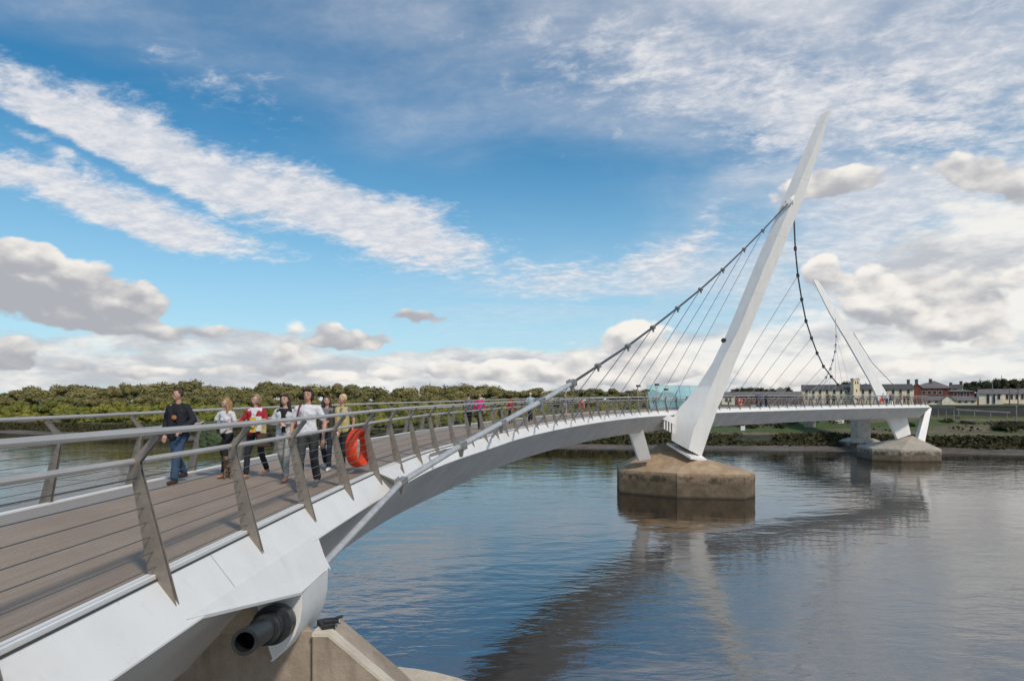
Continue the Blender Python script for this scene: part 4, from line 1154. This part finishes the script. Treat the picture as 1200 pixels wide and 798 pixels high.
# skyline profile of the wood: photo x -> top y
SKY = [(-260, 462), (-60, 462), (0, 461), (30, 449), (60, 446), (95, 444), (120, 448), (150, 446), (190, 442), (230, 444), (262, 449), (300, 447), (330, 442), (365, 444), (400, 445), (425, 447), (445, 446), (470, 449), (495, 446), (520, 447), (560, 446), (600, 454), (640, 452), (668, 450), (700, 455), (745, 456), (780, 458), (860, 455)]
def prof(P, x):
    for (a, b), (c, d) in zip(P, P[1:]):
        if x <= c: return b+(d-b)*(x-a)/(c-a)
    return P[-1][1]
x = -230
while x < 770:
    k = (x-600)/FPX; Yb = shoreY(-150) if x < 0 else 0
    # find distance: behind the shore on this line of sight
    Yt = 120
    while Yt < shoreY(k*Yt)+58: Yt += 1.5
    Yt += rd.uniform(-4, 10)
    if x > 560: Yt += 30
    py = prof(SKY, x)-2+rd.uniform(-1, 3.5)
    topz = H-(py-472)/FPX*Yt; rad = rd.uniform(4.2, 9.0)*Yt/215
    tree('woodland_tree', k*Yt, Yt, topz, rad, 'leaf_olive', 'domed olive green tree on the skyline of the wood across the river', 'trees along the skyline of the far wood', rd)
    x += rad/Yt*FPX*rd.uniform(.8, 1.15)
for (off, dy0, dy1, lo2, hi2, mname, lab, grp, nm, step) in [
        (42, 4, 12, 455, 462, 'leaf_olive', 'rounded mid height tree in the middle of the wood across the river', 'trees in the middle of the far wood', 'woodland_tree', 26),
        (29, -2, 3, 466, 473, 'leaf_green', 'bright green broad tree low in the wood across the river', 'green trees low in the far wood', 'woodland_tree', 24),
        (19, -2, 2, 478, 486, 'leaf_green', 'low green bush at the foot of the wood above the far shore', 'bushes above the far shore', 'bush', 20)]:
    x = -240
    while x < 770:
        k = (x-600)/FPX; Yt = 120
        while Yt < shoreY(k*Yt)+off: Yt += 1.
        Yt += rd.uniform(dy0, dy1); py = rd.uniform(lo2, hi2)
        if nm != 'bush': py = max(py, prof(SKY, x)+7)
        topz = H-(py-472)/FPX*Yt
        rad = rd.uniform(4.4, 6.4)*Yt/215*(.75 if nm == 'bush' else 1)
        tree(nm, k*Yt, Yt, topz, rad, mname, lab, grp, rd, bush=(nm == 'bush') or mname == 'leaf_green')
        x += step*rd.uniform(.75, 1.25)*(1 if x < 560 else 1.1)
# trees behind the buildings
for (px, py, w) in [(858, 456, 10), (868, 449, 14), (880, 449, 13), (892, 450, 11), (902, 452, 9), (922, 452, 8), (990, 444, 15), (1002, 443, 13), (1014, 447, 10)]:
    Yt = 268; tree('hill_tree', (px-600)/FPX*Yt, Yt, H-(py-472)/FPX*Yt, w/FPX*Yt, 'leaf_dark', 'dark tree rising behind the roofs across the river', 'dark trees behind the far roofs', rd)
for (px, py, w) in [(1135, 446, 14), (1148, 440, 16), (1160, 444, 12), (1174, 437, 17), (1189, 440, 16), (1204, 437, 18), (1225, 440, 20), (1250, 441, 22), (1285, 444, 24), (1126, 456, 9), (1140, 457, 10), (1320, 444, 26)]:
    Yt = 262; tree('hill_tree', (px-600)/FPX*Yt, Yt, H-(py-472)/FPX*Yt, w/FPX*Yt, 'leaf_dark', 'dark wind-bent tree in the cluster at the far right behind the cream houses', 'dark trees at the far right', rd)
# scrub on the bank
def scrub():
    rd = random.Random(3); mb = MB()
    for i in range(9000):
        X = rd.uniform(-170, 200)
        band = rd.random()
        d = rd.uniform(5.5, 13.5) if band < .75 else (rd.uniform(19, 40) if rd.random() < .45 else rd.uniform(26, 36))
        hgt_s = rd.uniform(.2, .55) if band < .75 else rd.uniform(.25, .8)
        cl = noise.noise(Vector((X*.07, d*.16, 5)))
        if cl < -.45 and band < .75: continue
        if cl < .1 and band >= .75: continue
        hgt_s *= 1+cl
        Yp = shoreY(X)+d; z = hgt(d)
        for j in range(7):
            c = Vector((X+rd.gauss(0, .6), Yp+rd.gauss(0, .5), z+rd.random()*hgt_s)); n = Vector((rd.gauss(0, 1), rd.gauss(0, 1)-.5, rd.gauss(0, .8)+.4)).normalized()
            u = n.orthogonal().normalized(); w = n.cross(u); s = rd.uniform(.16, .38)
            mb.add([c-u*s, c-w*s, c+u*s, c+w*s], [(0, 1, 2, 3)])
    me = bpy.data.meshes.new('bank_scrub'); me.from_pydata(mb.v, [], mb.f); me.update()
    o = link('bank_scrub', me, M['leaf_bank']); setp(o, 'dark scrub and reeds growing along the muddy far bank', 'scrub', kind='stuff')
scrub()
# bushes on the right bank
for (px, py, Yt, r) in [(1105, 494, 150, 2.2), (1112, 493, 151, 1.8), (1131, 496, 148, 2.4), (1178, 497, 138, 3.0), (1188, 496, 139, 2.6), (1198, 495, 140, 3), (1065, 497, 146, 1.6), (915, 498, 150, 2.0), (880, 500, 150, 1.6)]:
    X = (px-600)/FPX*Yt; tree('bush', X, Yt, H-(py-472)/FPX*Yt+.6, r, 'leaf_bank', 'rough low bush on the grassy bank near the far pylon', 'bushes on the right hand bank', rd, bush=True)

# ------------------------------------------------------------------ buildings across the river
def frame_of(px, Yb, rz):
    return W(px, 474, Yb), rz
def house(name, label, x0, x1, ye, yr, yb, Yb, depth, wall, roof, wins=(), chim=(), hip=False, gable=None, cat='building', winw=.9, winh=1.5, quoins=False, gx=()):
    """x0,x1 wall ends; ye eaves, yr ridge, yb base (photo y); faces the river"""
    k = Yb/FPX; X0 = (x0-600)*k; X1 = (x1-600)*k; ze = H-(ye-472)*k; zr = H-(yr-472)*k; zb = min(H-(yb-472)*k, ground_z(X0, Yb))-.6
    e = empty(name, ((X0+X1)/2, Yb, zb), -math.atan2((X0+X1)/2, Yb)*.85); w = (X1-X0)/2*math.cos(math.atan2((X0+X1)/2, Yb)*.85)/math.cos(math.atan2((X0+X1)/2, Yb)*.15);
    cw = w/((X1-X0)/2); he = ze-zb; hr = zr-zb; dp = depth
    setp(e, label, cat)
    mb = MB()
    mb.hexa([(-w, 0, 0), (w, 0, 0), (w, dp, 0), (-w, dp, 0)], [(-w, 0, he), (w, 0, he), (w, dp, he), (-w, dp, he)])
    if not hip:
        for s in (-1, 1):
            x = w*s; mb.hexa([(x, 0, he), (x, dp, he), (x, dp/2, hr-.15)], [(x-.3*s, 0, he), (x-.3*s, dp, he), (x-.3*s, dp/2, hr-.15)])
    build(mb, 'wall', wall, e)
    o = .35; r = MB(); t = .18
    rx = w-(dp/2 if hip else 0)
    if hip: rx = max(rx, .3)
    else: rx = w+.1
    ow = w+(o if hip else .1)
    A, B_, C, D = Vector((-ow, -o, he+.003)), Vector((ow, -o, he+.003)), Vector((ow, dp+o, he+.003)), Vector((-ow, dp+o, he+.003)); P_, Q = Vector((-rx, dp/2, hr)), Vector((rx, dp/2, hr))
    r.quad(A, B_, Q, P_); r.quad(C, D, P_, Q)
    if hip: r.add([B_, C, Q], [(0, 1, 2)]); r.add([D, A, P_], [(0, 1, 2)])
    r.quad(A-Vector((0, 0, t)), B_-Vector((0, 0, t)), B_, A); ro = build(r, 'roof', roof, e)
    for (cx, ct) in chim:
        X = ((cx-600)*k-e.location.x)*cw; zt = H-(ct-472)*k-zb; m_ = MB(); m_.box((X, dp/2, (hr-.6+zt)/2), (.9, .9, zt-hr+.6)); m_.box((X, dp/2, zt+.08), (1.1, 1.1, .16)); build(m_, 'chimney', M['chimney'], ro)
    for (wx, wy) in wins:
        X = ((wx-600)*k-e.location.x)*cw; Z = H-(wy-472)*k-zb
        m_ = MB(); m_.box((X, -.03, Z), (winw+.16, .10, winh+.16)); f = build(m_, 'window', M['trim'], e)
        m_ = MB(); m_.box((X, -.075, Z), (winw, .03, winh)); build(m_, 'pane', M['sash'], f)
    for (g0, g1, gt) in gx:      # gabled front bay
        a = ((g0-600)*k-e.location.x)*cw; b = ((g1-600)*k-e.location.x)*cw; zt = H-(gt-472)*k-zb
        m_ = MB(); m_.hexa([(a, -1.2, 0), (b, -1.2, 0), (b, .0, 0), (a, .0, 0)], [(a, -1.2, he), (b, -1.2, he), (b, 0, he), (a, 0, he)])
        m_.hexa([(a, -1.2, he), (b, -1.2, he), ((a+b)/2, -1.2, zt)], [(a, dp*.4, he), (b, dp*.4, he), ((a+b)/2, dp*.4, zt)])
        build(m_, 'gable_bay', wall, e)
        m_ = MB(); m = (a+b)/2
        for (s0, s1) in ((a-.3, m), (b+.3, m)): m_.hexa([(s0, -1.4, he-.1), (s0, dp*.4, he-.1), (s1, dp*.4, zt+.02), (s1, -1.4, zt+.02)], [(s0, -1.4, he+.12), (s0, dp*.4, he+.12), (s1, dp*.4, zt+.24), (s1, -1.4, zt+.24)])
        build(m_, 'gable_roof', roof, e)
    return e
bw = [945.5+i*8.15 for i in range(7)]
house('barracks', 'long cream two-storey barracks with a dark slate roof and small sash windows', 939.5, 1067, 456.3, 450, 475, 232, 9, M['cream'], M['slate'],
      wins=[(x_, y_) for x_ in bw+[1003.5, 1011, 1019, 1026, 1036, 1044.5, 1052.5, 1061] for y_ in (459, 465.3)], winw=.75, winh=1.5)
k_ = 230.5/FPX; tw = empty('clock_tower', ((1003.8-600)*k_, 230.5, 7.9))
mb = MB(); mb.box((0, 1, 4.4), (2.1, 2.1, 8.8)); build(mb, 'tower_wall', M['cream'], tw); mb = MB(); mb.box((0, 1, 8.87), (2.4, 2.4, .14)); mb.box((-.9, 1, 9.1), (.3, 2.3, .32)); mb.box((.9, 1, 9.1), (.3, 2.3, .32)); build(mb, 'parapet', M['cream2'], tw)
for z_ in (5.0, 7.7):
    for x_ in ((-.4, .4) if z_ > 6 else (0,)):
        mb = MB(); mb.box((x_, -.08, z_), (.3, .05, .9)); build(mb, 'window', M['sash'], tw)
setp(tw, 'square cream tower rising from the middle of the cream barracks', 'tower')
house('red_building', 'dark red brick building with a gabled bay right of the cream barracks', 1067.5, 1110, 454.6, 448, 475, 231, 11, M['redbrick'], M['slate2'], hip=True, chim=[(1066.5, 444.5), (1076, 444.3), (1092, 444)],
      wins=[(1083, 460), (1089, 460), (1095, 460), (1101, 460), (1074, 459)], gx=[(1069.5, 1080, 449.5)], winw=1.0, winh=1.2)
house('grey_roofed_hall', 'hall with a broad grey hipped roof behind the red brick building', 1079, 1113, 454, 445.5, 474, 246, 16, M['redbrick'], M['slate2'], hip=True)
house('low_cream_building', 'low cream building with a small central gable and grey roof', 1083, 1143, 469, 464, 475, 216, 7, M['cream2'], M['slate2'], gx=[(1104, 1117, 463.4)], wins=[(1107.5, 470.5), (1112.5, 470.5), (1090, 471), (1098, 471), (1124, 471), (1131, 471), (1138, 471)], winw=.7, winh=.6)
house('red_villa', 'red walled building with shallow grey hipped roof left of the dark trees', 1111, 1141, 458.5, 455.8, 475, 238, 9, M['redbrick'], M['slate2'], hip=True, wins=[(1120, 461.5), (1127, 461.5), (1134, 461.5)])
house('dormer_house', 'small house roof with two chimneys above the red walled building', 1114, 1128, 455, 450, 475, 252, 7, M['cream2'], M['slate'], chim=[(1115.5, 448.5), (1127, 447)], wins=[(1120, 456)], winw=1.2, winh=.7)
house('cream_house', 'cream gabled house standing alone left of the far right terrace', 1148, 1175, 461.3, 455.5, 475, 212, 8, M['cream2'], M['slate2'], chim=[(1149, 453.6)], wins=[(1158, 465), (1164.5, 465), (1170, 465), (1158, 470), (1164.5, 470)], winw=.7)
house('terrace', 'cream terrace with tall windows at the far right edge', 1176.5, 1215, 461, 455, 475, 214, 8, M['cream2'], M['slate2'], chim=[(1180, 453), (1195, 453.5)], wins=[(1181, 465), (1186, 465), (1192, 465), (1198, 465), (1205, 465)], winw=.7)
house('long_red_shed', 'long low red brick shed with a grey roof left of the cream barracks', 861, 939, 464, 458.5, 476, 236, 10, M['redbrick'], M['slate2'], wins=[(866+i*6, 468) for i in range(12)], winw=.8, winh=1.0)
house('white_cottage', 'small pale cottage seen just right of the tall pylon', 846, 861, 464, 459, 476, 226, 7, M['cream2'], M['slate2'], chim=[(859, 456.5)], wins=[(851, 468), (856, 468)], winw=.6)
house('hip_roofed_house', 'pale house roof among trees behind the long red shed', 910, 920, 457, 453.5, 474, 262, 8, M['cream2'], M['slate2'], hip=True)
# retaining wall, rails, poles and boards on the right bank
mb = MB()
wl_ = [(74, 167), (100, 163), (125, 158), (150, 153), (220, 140)]
rw = empty('retaining_wall', (100, 163, 5)); setp(rw, 'dark stone retaining wall below the far right houses', 'wall')
mb = MB()
for (a, b), (c, d) in zip(wl_, wl_[1:]):
    mb.hexa([(a-100, b-163, -2), (c-100, d-163, -2), (c-100, d-162.3, -2), (a-100, b-162.3, -2)], [(a-100, b-163, 3.0), (c-100, d-163, 3.0), (c-100, d-162.3, 3.0), (a-100, b-162.3, 3.0)])
build(mb, 'wall_face', M['stonewall'], rw)
mb = MB()
for (a, b), (c, d) in zip(wl_, wl_[1:]):
    mb.hexa([(a-100, b-163.15, 3.003), (c-100, d-163.15, 3.003), (c-100, d-162.15, 3.003), (a-100, b-162.15, 3.003)], [(a-100, b-163.15, 3.2), (c-100, d-163.15, 3.2), (c-100, d-162.15, 3.2), (a-100, b-162.15, 3.2)])
build(mb, 'coping', M['slate'], rw)
gr = empty('guard_rail', tuple(W(1093, 479, 150))); setp(gr, 'pale guard rail beam in front of the dark retaining wall', 'guard rail')
o_ = W(1093, 479, 150)
for a, b in (((1090, 477.8), (1120, 478)), ((1121, 480.5), (1184, 484))):
    A = W(*a, 152)-o_; B_ = W(*b, 148)-o_; mb = MB(); mb.hexa([A, B_, B_+Vector((0, .15, 0)), A+Vector((0, .15, 0))], [A+Vector((0, 0, .28)), B_+Vector((0, 0, .28)), B_+Vector((0, .15, .28)), A+Vector((0, .15, .28))]); build(mb, 'beam', M['railgrey'], gr)
    for t in (0.05, .35, .65, .95):
        q = A.lerp(B_, t); mb = MB(); mb.box((q.x, q.y+.2, q.z-1.3), (.12, .12, 3.0)); build(mb, 'post', M['railgrey'], gr)
for i, (px, t, b_, m_, Yt, lab) in enumerate([(1183, 455, 476, 'rust', 205, 'thin rusty mast, left of the pair in front of the far right terrace'), (1193, 455, 476, 'rust', 205, 'thin rusty mast, right of the pair in front of the far right terrace'),
        (1163, 448, 476, 'railgrey', 206, 'thin grey lamp column in front of the lone cream house'), (1191, 477, 497, 'railgrey', 145, 'short grey column on the grassy bank at the far right')]):
    a = W(px, t, Yt); g = ground_z(a.x, Yt); e = empty('mast', (a.x, Yt, g))
    build(MB().tube([(0, 0, -.3), (0, 0, a.z-g)], [.16, .09], 8), 'pole', M[m_], e); build(MB().tube([(0, 0, a.z-g), (.0, 0, a.z-g+.25)], [.2, .12], 8), 'mast_head', M[m_], e)
    setp(e, lab, 'mast')
for (px, py, w_, h_, Yt, lab) in [(870.5, 503, .9, 1.4, 143, 'small white notice board on the bank behind the tall pylon'), (983, 493.5, 2.3, 1.3, 155, 'wide pale board on the bank between the two far column piers')]:
    a = W(px, py, Yt); g = ground_z(a.x, Yt); e = empty('notice_board', (a.x, Yt, g))
    mb = MB(); mb.box((0, 0, a.z-g), (w_, .08, h_)); build(mb, 'panel', M['signwhite'], e, bevel=.02)
    for s in (-1, 1): build(MB().tube([(s*w_*.4, .08, -.3), (s*w_*.4, .08, a.z-g+h_*.3)], .05, 6), 'leg', M['railgrey'], e)
    setp(e, lab, 'board')
